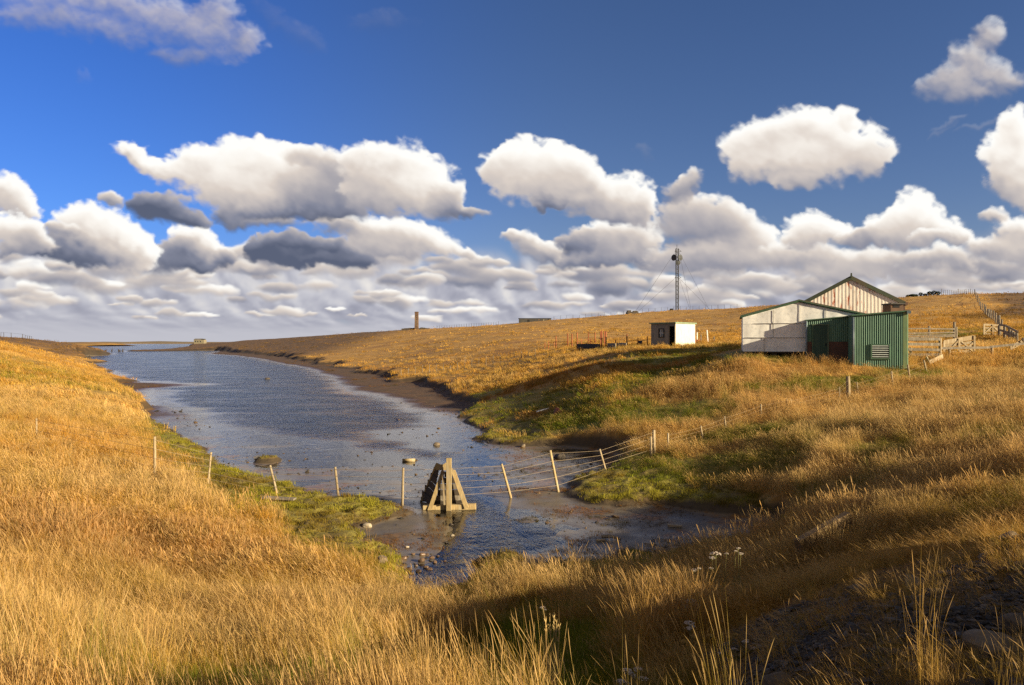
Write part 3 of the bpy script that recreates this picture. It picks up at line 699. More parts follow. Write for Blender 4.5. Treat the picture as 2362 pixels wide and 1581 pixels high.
# ---------------------------------------------------------------- land across the sound
def far_land(name, pts, Y, deep, mat):
    """low hills: skyline (u, v) at distance Y, built as a ridge with depth"""
    us = np.linspace(pts[0][0], pts[-1][0], 160)
    vs = np.interp(us, [p[0] for p in pts], [p[1] for p in pts])
    prof = [(-0.5, 0.0), (-0.48, .18), (-0.4, .42), (-0.2, 0.8), (0.0, 1.0), (0.25, 0.8), (0.5, -0.1)]
    V = []
    for k, (dy, hz) in enumerate(prof):
        for i, (u, v) in enumerate(zip(us, vs)):
            y = Y + dy * deep
            zt = max(CAMZ - (v - CV) * Y / FPX, 0.0)
            n = float(fbm(np.array([u * .11 + k * .3]), np.array([k * 1.3]), 301, 3)[0])
            V.append(((u - CU) * Y / FPX, y, zt * hz * (1 + .12 * n * (k in (1, 2, 3))) - (0.3 if hz <= 0 else 0)))
    n = len(us); Q = []
    for k in range(len(prof) - 1):
        for i in range(n - 1): Q.append((k * n + i, k * n + i + 1, (k + 1) * n + i + 1, (k + 1) * n + i))
    me = np_mesh(name, V, Q, mat=mat)
    o = bpy.data.objects.new(name, me); COL.objects.link(o); o['kind'] = 'structure'; return o
MAT_FAR = simple_mat('far_grass', (0.40,0.22,0.05,1), (0.30,0.17,0.045,1), (0.18,0.12,0.04,1), scale=0.03, bump=0.0)
MAT_FAR2 = simple_mat('farther_grass', (0.30,0.19,0.07,1), (0.24,0.17,0.075,1), (0.15,0.12,0.06,1), scale=0.01, bump=0.0)
far_land('hills', [(100,795.2),(140,790),(165,790),(190,789.6),(225,790.2),(240,791.5),(252,794),(258,796.5)], 1000, 160, MAT_FAR)
far_land('hills', [(190,792),(240,789),(300,789.8),(330,788.6),(370,787.8),(420,789),(460,789.5),(600,790),(700,792)], 2900, 500, MAT_FAR2)
# ---------------------------------------------------------------- grass: small tufts of real blades, scattered as ground cover
def make_tuft(name, nblades, h, spread, lean, width, heads, segs=4, droop=0.25, seed=0, hvar=.35, mat=None):
    r = np.random.default_rng(seed)
    V = []; F = []; TT = []; RR = []
    for b in range(nblades):
        a = r.uniform(0, 2 * math.pi); rad = spread * math.sqrt(r.uniform())
        bx, by = rad * math.cos(a), rad * math.sin(a)
        hh = h * (1 + r.uniform(-hvar, hvar)); d = r.uniform(0, 2 * math.pi)
        out = r.uniform(0.05, 0.32)
        lx = -lean * r.uniform(.5, 1.4) + out * math.cos(d); ly = lean * .25 * r.uniform(-1, 1) + out * math.sin(d)
        face = r.uniform(0, math.pi); wx, wy = math.cos(face), math.sin(face)
        head = r.uniform() < heads; rb = r.uniform(); dr = droop * r.uniform(.4, 1.5)
        o = len(V); w0 = width * r.uniform(.6, 1.3)
        ts = np.linspace(0, 1, segs + 1)
        if head: ts = np.array([0, .3, .58, .74, .80, .88, .96, 1.0])
        for t in ts:
            k = t * t
            x = bx + (lx * k * hh * (.6 + dr)); y = by + (ly * k * hh)
            z = hh * (t - dr * .35 * t ** 3) - .03
            if head:
                wd = w0 * (.42 if t < .76 else (0.9 if t < .82 else (1.9 if t < .9 else (1.3 if t < .98 else .1))))
            else: wd = w0 * (1 - t ** 1.6) + w0 * .06
            V.append((x - wx * wd / 2, y - wy * wd / 2, z)); V.append((x + wx * wd / 2, y + wy * wd / 2, z))
            tv = t + (0.8 if head and t > .77 else 0)
            TT += [tv, tv]; RR += [rb, rb]
        for i in range(len(ts) - 1): F.append((o + 2 * i, o + 2 * i + 1, o + 2 * i + 3, o + 2 * i + 2))
    me = np_mesh(name, V, F, mat=mat)
    fattr(me, 't', TT); fattr(me, 'rb', RR)
    return bpy.data.objects.new(name, me)

def grass_material(name, trans=0.36):
    m, t, out = new_mat(name)
    tint = t.attr('tint', 'INSTANCER', 'Color'); h = t.attr('t'); rb = t.attr('rb')
    rnd = t.new('ShaderNodeObjectInfo').outputs['Random']
    c = t.mix(t.math('MULTIPLY', t.sm(rb, .45, 1.0), .5), tint, t.mix(1.0, tint, (1.35, 1.15, .9, 1), 'MULTIPLY'))
    c = t.mix(t.math('MULTIPLY', t.sm(rb, .35, 0.0), .55), c, t.mix(1.0, tint, (0.55, .55, .50, 1), 'MULTIPLY'))
    c = t.mix(t.math('MULTIPLY', t.sm(h, 1.3, 1.6), .6), c, (0.46, 0.29, 0.135, 1))     # seed heads
    c = t.mix(1.0, c, t.ramp(rnd, [(0, .68), (1, 1.2)]), 'MULTIPLY')
    d = t.new('ShaderNodeBsdfDiffuse'); tr = t.new('ShaderNodeBsdfTranslucent'); mx = t.new('ShaderNodeMixShader')
    t.put(d.inputs[0], c); t.put(tr.inputs[0], c); mx.inputs[0].default_value = trans
    t.l.new(d.outputs[0], mx.inputs[1]); t.l.new(tr.outputs[0], mx.inputs[2]); t.l.new(mx.outputs[0], out.inputs[0])
    return m
MAT_BLADE = grass_material('grass_blade')

def scatter(name, variants, pts, rot, scl, idx, tint):
    """ground cover: one object, the tufts set out on points by a small node tree"""
    col = bpy.data.collections.new(name + '_tufts')
    for i, o in enumerate(variants):
        o.name = '%s_tuft_%02d' % (name, i); col.objects.link(o)
    me = bpy.data.meshes.new(name); me.vertices.add(len(pts)); me.vertices.foreach_set('co', np.asarray(pts, np.float32).ravel())
    fattr(me, 'rot', rot, 'FLOAT_VECTOR'); fattr(me, 'scl', scl, 'FLOAT_VECTOR')
    a = me.attributes.new('idx', 'INT', 'POINT'); a.data.foreach_set('value', np.asarray(idx, np.int32))
    fattr(me, 'tint', np.concatenate([tint, np.ones((len(tint), 1))], 1), 'FLOAT_COLOR')
    g = bpy.data.node_groups.new(name + '_nodes', 'GeometryNodeTree'); g.is_modifier = True
    g.interface.new_socket('Geometry', in_out='INPUT', socket_type='NodeSocketGeometry')
    g.interface.new_socket('Geometry', in_out='OUTPUT', socket_type='NodeSocketGeometry')
    N = g.nodes; L = g.links
    gi = N.new('NodeGroupInput'); go = N.new('NodeGroupOutput'); ip = N.new('GeometryNodeInstanceOnPoints')
    ci = N.new('GeometryNodeCollectionInfo'); ci.inputs['Collection'].default_value = col
    ci.inputs['Separate Children'].default_value = True; ci.inputs['Reset Children'].default_value = True
    def na(nm, ty):
        n = N.new('GeometryNodeInputNamedAttribute'); n.data_type = ty; n.inputs['Name'].default_value = nm
        return [s for s in n.outputs if s.enabled and s.name == 'Attribute'][0]
    L.new(gi.outputs[0], ip.inputs['Points']); L.new(ci.outputs[0], ip.inputs['Instance'])
    ip.inputs['Pick Instance'].default_value = True
    L.new(na('idx', 'INT'), ip.inputs['Instance Index'])
    e2r = N.new('FunctionNodeEulerToRotation'); L.new(na('rot', 'FLOAT_VECTOR'), e2r.inputs[0]); L.new(e2r.outputs[0], ip.inputs['Rotation'])
    L.new(na('scl', 'FLOAT_VECTOR'), ip.inputs['Scale'])
    L.new(ip.outputs[0], go.inputs[0])
    o = bpy.data.objects.new(name, me); COL.objects.link(o)
    md = o.modifiers.new('tufts', 'NODES'); md.node_group = g
    o['kind'] = 'stuff'
    return o

def sample_zone(n, y0, y1, umin=-160, umax=2520):
    """points spread evenly over the ground as the eye sees it: thick near, thin far"""
    Y = y0 * (y1 / y0) ** RNG.uniform(0, 1, n)
    u = RNG.uniform(umin, umax, n)
    return (u - CU) * Y / FPX, Y

# footprints kept clear of grass (sheds, yards): x0, x1, y0, y1
CLEAR = [(20.5, 30.5, 47, 58), (18.4, 21.7, 39.0, 43.0), (13.4, 20.6, 42.0, 50.0), (16.4, 18.6, 40.4, 42.2), (13.8, 19.0, 70, 76)]
def clear_of_buildings(X, Y):
    ok = np.ones(X.shape, bool)
    for a, b, c, d in CLEAR: ok &= ~((X > a) & (X < b) & (Y > c) & (Y < d))
    return ok

def dry_tint(X, Y, green, seed=0):
    n1 = fbm(X / 2.2, Y / 2.2, 501 + seed, 4); n2 = fbm(X / 9.0, Y / 7.0, 511 + seed, 3); n3 = RNG.normal(0, 1, X.shape)
    straw = np.array([0.56, 0.345, 0.078]); gold = np.array([0.51, 0.262, 0.040]); pale = np.array([0.62, 0.435, 0.175]); rust = np.array([0.33, 0.145, 0.030])
    olive = np.array([0.22, 0.175, 0.024]); grn = np.array([0.155, 0.190, 0.018])
    a = sstep(-.35, .35, n1 + .25 * n3 * .5)[..., None]
    c = straw * (1 - a) + gold * a
    b = sstep(.05, .42, n2 + .2 * n3)[..., None] * .85; c = c * (1 - b) + rust * b
    b = sstep(.05, .5, -n2 + .25 * n3)[..., None] * .75; c = c * (1 - b) + pale * b
    b = (RNG.uniform(0, 1, X.shape) < .14)[..., None] * .7; c = c * (1 - b) + olive * b
    b = (sstep(4, 9, X) * sstep(12, 18, Y) * sstep(48, 34, Y))[..., None] * .55; c = c * (1 - b) + pale * 1.05 * b
    g = (sstep(.15, .75, green + .15 * n3))[..., None]
    gg = np.where((RNG.uniform(0, 1, X.shape) < .6)[..., None], grn, olive)
    return c * (1 - g) + gg * g

def build_grass():
    # kinds of tuft
    near = [make_tuft('n', 34, [.30, .46, .54, .40, .62][i], .11, [.42, .28, .34, .5, .2][i], .0030, [.15, .4, .55, .3, .6][i], 4, .32, 10 + i, .45, mat=MAT_BLADE) for i in range(5)]            # 0-4 tall dry, seed heads
    near += [make_tuft('g', 42, .30, .11, .22, .0040, .03, 4, .7, 30 + i, mat=MAT_BLADE) for i in range(3)]           # 5-7 green, arching
    mid = [make_tuft('m', 30, [.36, .46, .56, .48][i], .18, [.5, .34, .3, .42][i], .0068, [.2, .4, .5, .4][i], 3, .32, 50 + i, .45, mat=MAT_BLADE) for i in range(4)]             # 8-11
    mid += [make_tuft('s', 40, .13, .20, .08, .012, .0, 3, .3, 60 + i, mat=MAT_BLADE) for i in range(3)]              # 12-14 saltmarsh
    far = [make_tuft('f', 24, .44, .38, .34, .021, .2, 3, .35, 70 + i, mat=MAT_BLADE) for i in range(4)]               # 15-18
    vfar = [make_tuft('v', 16, .42, .85, .3, .085, .0, 2, .4, 80 + i, mat=MAT_BLADE) for i in range(3)]               # 19-21
    vs = near + mid + far + vfar
    P = []; RT = []; SL = []; IX = []; TN = []
    def emit(X, Y, kind, dens):
        z, m, low, grav, dF, dW = ground(X, Y, True)
        gr = green_amount(X, Y); mo = dark_land_amount(X, Y)
        pr = dens(X, Y, z, m, low, grav, gr, mo)
        pr = pr * clear_of_buildings(X, Y)
        k = RNG.uniform(0, 1, X.shape) < pr
        X, Y, z, low, gr, mo = X[k], Y[k], z[k], low[k], gr[k], mo[k]
        n = len(X)
        lf = fbm(X / 3.5, Y / 3.5, 521, 3)
        rz = lf * 1.6 + RNG.normal(0, .75, n)
        tilt = np.clip(RNG.normal(.0, .17, n) + .42 * fbm(X / 1.3, Y / 1.3, 531, 4), -.35, .8)
        rot = np.stack([RNG.normal(0, .08, n), -tilt, rz], -1)
        hs = np.clip(.86 + .75 * fbm(X / 1.7, Y / 1.7, 541, 4), .35, 1.5) * RNG.uniform(.7, 1.2, n)
        rs = sstep(1.2, 3.5, X) * sstep(13, 8, Y); hs = hs * (1 - .45 * rs)
        tint = dry_tint(X, Y, gr)
        tint = tint * (1 - .65 * mo[:, None]) + np.array([.10, .055, .02]) * .65 * mo[:, None]
        kf = (.55 * sstep(45, 95, Y))[:, None]; tint = tint * (1 - kf) + np.array([.48, .265, .050]) * kf * (1 - .65 * mo[:, None])
        ix = np.zeros(n, int)
        if kind == 'near':
            g = gr > RNG.uniform(.25, .7, n)
            ix = np.where(g, RNG.integers(5, 8, n), RNG.integers(0, 5, n))
            th = RNG.uniform(0, 1, n) < .30        # dead thatch and short growth under the stems
            hs = np.where(th, hs * .55, hs); tint = np.where(th[:, None], tint * .45 + np.array([.075, .062, .012]), tint)
            nr = .58 + .42 * sstep(3.2, 9, Y)
            s = np.stack([RNG.uniform(.9, 1.2, n) * nr, RNG.uniform(.9, 1.2, n) * nr, np.minimum(hs, 1.15)], -1)
        elif kind == 'sparse':
            ix = np.where(RNG.uniform(0, 1, n) < .35, RNG.integers(5, 8, n), RNG.integers(0, 5, n)); s = np.stack([RNG.uniform(.35, .6, n)] * 2 + [RNG.uniform(.18, .5, n)], -1); tint = tint * .8
        elif kind == 'mid':
            ix = RNG.integers(8, 12, n); s = np.stack([RNG.uniform(.8, 1.2, n)] * 2 + [hs * np.where(gr > .5, .55, 1.0)], -1)
        elif kind == 'marsh':
            ix = RNG.integers(12, 15, n); s = np.stack([RNG.uniform(.6, 1.2, n)] * 2 + [hs * RNG.uniform(.6, 1.2, n)], -1)
            a = fbm(X / 1.1, Y / 1.1, 551, 4); b = sstep(-.2, .35, a)[:, None]
            tint = np.array([.28, .25, .030]) * (1 - b) + np.array([.19, .135, .024]) * b
            b2 = (gr[:, None] > .4) * .6; tint = tint * (1 - b2) + np.array([.14, .175, .020]) * b2
        elif kind == 'weed':
            ix = RNG.integers(12, 15, n); wz = 1 + 2.2 * sstep(44, 110, Y); s = np.stack([RNG.uniform(.5, 1.0, n) * wz] * 2 + [RNG.uniform(.12, .4, n) * wz], -1)
            b = RNG.uniform(0, 1, n)[:, None]; q = sstep(-.2, .4, fbm(X / 2.2, Y / 2.2, 621, 3))[:, None]
            tint = (np.array([.24, .105, .018]) * (1 - b) + np.array([.10, .05, .014]) * b) * (1 - q) + q * (np.array([.10, .085, .02]) * (1 - b) + np.array([.045, .034, .014]) * b)
        elif kind == 'far':
            ix = RNG.integers(15, 19, n); s = np.stack([RNG.uniform(.8, 1.3, n)] * 2 + [hs * np.where(gr > .4, .5, .85)], -1)
        else:
            q = np.clip(Y / 160, .6, 2.2)
            ix = RNG.integers(19, 22, n); s = np.stack([RNG.uniform(.7, 1.5, n) * q] * 2 + [hs * RNG.uniform(.5, 1.1, n)], -1)
            d = (RNG.uniform(0, 1, n) < .30)[:, None] * .6; tint = tint * (1 - d) + np.array([.20, .11, .03]) * d
        P.append(np.stack([X, Y, z - .02], -1)); RT.append(rot); SL.append(s); IX.append(ix); TN.append(tint)
    D = DENS
    X, Y = sample_zone(int(105000 * D), 2.6, 15.0)
    emit(X, Y, 'near', lambda X, Y, z, m, low, gv, gr, mo: sstep(.55, .95, m) * (1 - low * .75) * np.where(gv > .2, np.where(fbm(X / .5, Y / .5, 563, 2) > .45, .30, .02), 1.0) * np.clip(.62 + .9 * fbm(X / .8, Y / .8, 561, 3), .10, 1) * (1 - .55 * sstep(.8, 2.4, X + .4 * fbm(X / .9, Y / .9, 565, 3)) * sstep(9.5, 6, Y)) * np.where((X > 1.0) & (Y < 5.2), .04, 1.0))
    X, Y = sample_zone(5200, 3.4, 9.0, 1500, 2520)
    emit(X, Y, 'sparse', lambda X, Y, z, m, low, gv, gr, mo: (gv > .15) * .36 * sstep(-.25, .3, fbm(X / .55, Y / .55, 567, 3)))
    X, Y = sample_zone(int(72000 * D), 12.5, 42.0)
    emit(X, Y, 'mid', lambda X, Y, z, m, low, gv, gr, mo: sstep(.6, .95, m) * (1 - low) * np.clip(.66 + .8 * fbm(X / 1.2, Y / 1.2, 571, 3), .1, 1))
    X, Y = sample_zone(int(60000 * D), 11.0, 58.0)
    emit(X, Y, 'marsh', lambda X, Y, z, m, low, gv, gr, mo: sstep(.55, .9, m) * sstep(.15, .6, low) * np.clip(.75 + .9 * fbm(X / .5, Y / .5, 581, 3), 0, 1))
    X, Y = sample_zone(int(46000 * D), 36.0, 125.0)
    emit(X, Y, 'far', lambda X, Y, z, m, low, gv, gr, mo: sstep(.7, .98, m) * (1 - low * .8) * np.clip(.6 + .9 * fbm(X / 4, Y / 4, 591, 4), .08, 1) * (1 - .7 * sstep(65, 115, Y)))
    X, Y = sample_zone(int(13000 * D), 95.0, 420.0)
    emit(X, Y, 'vfar', lambda X, Y, z, m, low, gv, gr, mo: sstep(.8, 1, m) * np.clip(.36 + 1.0 * fbm(X / 11, Y / 14, 601, 4), .03, 1))
    # rusty weed lying on the mud
    X, Y = sample_zone(int(46000 * D), 14.0, 60.0, 200, 1950)
    wn = fbm(X / 1.6, Y / 1.1, 611, 4)
    emit(X, Y, 'weed', lambda X, Y, z, m, low, gv, gr, mo: (m < .5) * (z > .004) * (1 - .85 * sstep(.5, -1.5, X) * sstep(22.5, 25, Y)) * np.clip(sstep(-.12, .22, wn + 2.5 * np.clip(z - .03, -.02, .1)), 0, 1))
    X, Y = sample_zone(int(12000 * D), 46.0, 190.0, 120, 1180)
    wn = fbm(X / 3.5, Y / 4.5, 613, 4)
    emit(X, Y, 'weed', lambda X, Y, z, m, low, gv, gr, mo: (m < .9) * (z > .05) * sstep(-.1, .3, wn))
    P_ = np.concatenate(P); print('tufts', len(P_))
    scatter('grass', vs, P_, np.concatenate(RT), np.concatenate(SL), np.concatenate(IX), np.concatenate(TN))
DENS = 1.0
build_grass()
# ---------------------------------------------------------------- things
def hit(u, v, y0=2.6, y1=1200.0):
    """where the sight line through photograph pixel (u, v) meets the ground"""
    Y = y0 * (y1 / y0) ** np.linspace(0, 1, 2500)
    X = (u - CU) * Y / FPX; Zr = CAMZ - (v - CV) * Y / FPX
    g = ground(X, Y); k = np.where(Zr <= g)[0]
    i = k[0] if len(k) else int(np.argmin(np.abs(Zr - g)))
    return (float(X[i]), float(Y[i]), float(g[i]))

def px(u, v, Y): return Vector(at(u, v, Y))

M_WOOD = simple_mat('weathered_wood', (0.36,0.27,0.15,1), (0.24,0.175,0.10,1), (0.42,0.34,0.22,1), 9, .85, 0, .5, (6, 6, .6), .006)
M_WOOD2 = simple_mat('old_timber', (0.46,0.34,0.165,1), (0.30,0.205,0.09,1), (0.38,0.31,0.19,1), 7, .85, 0, .6, (5, 5, .7), .008)
M_DARKWOOD = simple_mat('dark_timber', (0.045,0.034,0.024,1), (0.075,0.055,0.036,1), (0.03,0.025,0.02,1), 7, .85, 0, .5, (5, 5, .7), .008)
M_BAULK = simple_mat('brown_baulk', (0.20,0.125,0.055,1), (0.13,0.08,0.035,1), (0.24,0.16,0.08,1), 7, .85, 0, .6, (3, 3, .7), .008)
M_GREYWOOD = simple_mat('grey_timber', (0.22,0.18,0.13,1), (0.13,0.105,0.075,1), (0.28,0.24,0.18,1), 8, .88, 0, .5, (5, 5, .8), .006)
M_WIRE = simple_mat('galvanised_wire', (0.38,0.30,0.20,1), (0.30,0.22,0.14,1), None, 4, .6, .3, 0)
M_GREEN = simple_mat('green_corrugated_iron', (0.115,0.235,0.150,1), (0.095,0.195,0.125,1), (0.15,0.27,0.175,1), 1.6, .55, 0, .1, (1, 1, .35), .004, .4, (0.16,0.065,0.025,1), .66)
M_SEAM = simple_mat('dirty_joint', (.22,.19,.16,1), (.34,.31,.27,1), None, 3, .8, 0, 0)
M_GREENTRIM = simple_mat('green_trim_paint', (0.060,0.125,0.070,1), (0.045,0.095,0.055,1), (0.10,0.13,0.08,1), 3, .6, 0, .15, (1, 1, 1), .004, .4, (0.13,0.05,0.02,1), .68)
M_DOOR = simple_mat('dark_green_door_paint', (0.040,0.088,0.060,1), (0.030,0.07,0.048,1), (0.055,0.10,0.07,1), 4, .6, 0, .2, (3, 3, .5))
M_WHITE = simple_mat('white_painted_sheet', (0.78,0.76,0.70,1), (0.68,0.66,0.61,1), (0.80,0.77,0.70,1), 1.3, .55, 0, .22, (1, 1, 1), .02, .4, (0.30,0.22,0.15,1), .735)
M_RUSTWHITE = simple_mat('rusting_white_iron', (0.76,0.70,0.60,1), (0.64,0.57,0.48,1), (0.78,0.73,0.64,1), 1.2, .6, 0, .1, (1, 1, .3), .004, .4, (0.36,0.085,0.03,1), .535)
M_ROOFGREEN = simple_mat('dull_green_roof', (0.060,0.075,0.045,1), (0.045,0.055,0.035,1), (0.09,0.07,0.04,1), 2, .6, 0, .15)
M_PIPE = simple_mat('grey_downpipe', (0.16,0.20,0.22,1), (0.12,0.15,0.17,1), None, 4, .5, .1, .05)
M_BOARD = simple_mat('brown_board', (0.12,0.065,0.045,1), (0.085,0.048,0.034,1), (0.15,0.09,0.06,1), 3, .8, 0, .2)
M_DARK = simple_mat('dark_void', (0.012,0.012,0.012,1), (0.02,0.02,0.02,1), None, 3, .9, 0, 0)
M_SLAT = simple_mat('pale_louvre', (0.50,0.54,0.50,1), (0.42,0.46,0.42,1), None, 4, .5, 0, .05)
M_STEEL = simple_mat('mast_steel', (0.05,0.05,0.052,1), (0.035,0.035,0.037,1), None, 3, .6, .2, .05)
M_DISH = simple_mat('dish_grey', (0.055,0.06,0.065,1), (0.045,0.048,0.05,1), None, 3, .6, 0, .0)
M_RUST = simple_mat('rusted_iron', (0.30,0.085,0.030,1), (0.19,0.055,0.022,1), (0.36,0.13,0.05,1), 5, .8, .1, .4)
M_CONC = simple_mat('old_concrete', (0.36,0.31,0.23,1), (0.28,0.235,0.17,1), (0.22,0.19,0.13,1), 2.5, .9, 0, .4)
M_DARKCONC = simple_mat('dark_sheet', (0.045,0.042,0.038,1), (0.065,0.06,0.052,1), (0.09,0.075,0.055,1), 2.5, .85, 0, .3)
M_BRICK = simple_mat('brown_brick', (0.13,0.075,0.045,1), (0.09,0.055,0.035,1), (0.17,0.11,0.07,1), 3, .9, 0, .4)
M_STONE = simple_mat('field_stone', (0.22,0.165,0.105,1), (0.14,0.105,0.07,1), (0.30,0.24,0.16,1), 9, .85, 0, .6)
M_WETSTONE = simple_mat('wet_stone', (0.13,0.075,0.04,1), (0.075,0.048,0.03,1), (0.19,0.11,0.055,1), 9, .45, 0, .5, spec=.6)
M_PALESTONE = simple_mat('pale_stone', (0.45,0.37,0.26,1), (0.35,0.28,0.19,1), None, 9, .85, 0, .5)
M_DARKSTONE = simple_mat('dark_stone', (0.075,0.058,0.042,1), (0.05,0.04,0.03,1), (0.12,0.09,0.06,1), 9, .8, 0, .6)
M_DARKSTONE2 = simple_mat('brown_grey_stone', (0.13,0.095,0.06,1), (0.08,0.06,0.04,1), (0.18,0.135,0.085,1), 9, .85, 0, .6)
M_HUTGREY_SHADE = simple_mat('shaded_grey_hut_wall', (0.26,0.24,0.20,1), (0.21,0.19,0.16,1), (0.29,0.27,0.23,1), 1.5, .7, 0, .15, (1, 1, .4))  # grey lowered in colour so this wall reads as the shaded side
M_HUTWHITE = simple_mat('white_hut_wall', (0.72,0.66,0.54,1), (0.62,0.56,0.45,1), (0.74,0.70,0.6,1), 1.5, .7, 0, .15, (1, 1, .4), .01, .3, (0.34,0.2,0.11,1), .7)
M_GLASS = simple_mat('window_glass', (0.02,0.024,0.028,1), (0.03,0.034,0.04,1), None, 2, .08, 0, 0, spec=.7)
M_SHRUB = simple_mat('dark_shrub_leaf', (0.018,0.030,0.012,1), (0.030,0.042,0.016,1), (0.012,0.02,0.009,1), 2, .8, 0, .3)
M_STEM = simple_mat('plant_stem', (0.13,0.13,0.03,1), (0.20,0.16,0.05,1), None, 8, .8, 0, 0)
M_FLOWER = simple_mat('dried_white_flower', (0.50,0.42,0.34,1), (0.38,0.29,0.22,1), (0.56,0.50,0.44,1), 20, .8, 0, .3)
M_YELLOWF = simple_mat('dull_yellow_flower', (0.42,0.26,0.06,1), (0.34,0.19,0.04,1), None, 20, .8, 0, .3)
M_STRAW = simple_mat('straw_stalk', (0.50,0.36,0.15,1), (0.40,0.26,0.09,1), None, 9, .8, 0, 0)
M_CREAM = simple_mat('cream_wall', (0.26,0.22,0.14,1), (0.20,0.17,0.11,1), None, .8, .8, 0, .1)

def corr(mb, A, B, zlo, zhi, n_out, pitch=.108, amp=.027, per=6):
    """corrugated sheet from A to B (plan points), zlo/zhi give bottom and top along it, ridges toward n_out"""
    A = Vector(A); B = Vector(B); L = (B - A).length; n = max(int(L / pitch), 2) * per
    vs = []; fs = []
    for i in range(n + 1):
        k = i / n; p = A.lerp(B, k); d = amp * math.sin(2 * math.pi * i / per)
        x = p.x + n_out[0] * d; y = p.y + n_out[1] * d
        z0 = zlo(k) if callable(zlo) else zlo; z1 = zhi(k) if callable(zhi) else zhi
        vs += [(x, y, z0), (x, y, z1)]
    for i in range(n): fs.append((2 * i, 2 * i + 2, 2 * i + 3, 2 * i + 1))
    return mb.add(vs, fs)

SHED_TURN = R(17.0)      # the sheds stand square to one another, turned toward the creek
def frame(u, Y0):
    """plan frame of a front wall at depth Y0 in column u: x along the wall, y into the building"""
    X0 = (u - CU) * Y0 / FPX; c, s = math.cos(SHED_TURN), math.sin(SHED_TURN)
    XF[0] = Matrix.Translation((X0, Y0, 0)) @ Matrix.Rotation(-SHED_TURN, 4, 'Z') @ Matrix.Translation((-X0, -Y0, 0))
    def X(u, d=0.0):
        k = (u - CU) / FPX
        return X0 + (k * (Y0 + d * c) - X0 - d * s) / (c + k * s)
    def Z(v, u=None, d=0.0):
        yl = Y0 + d * c if u is None else Y0 - (X(u, d) - X0) * s + d * c
        return CAMZ - (v - CV) * yl / FPX
    return X, Z
def frame_end(): XF[0] = Matrix.Identity(4)

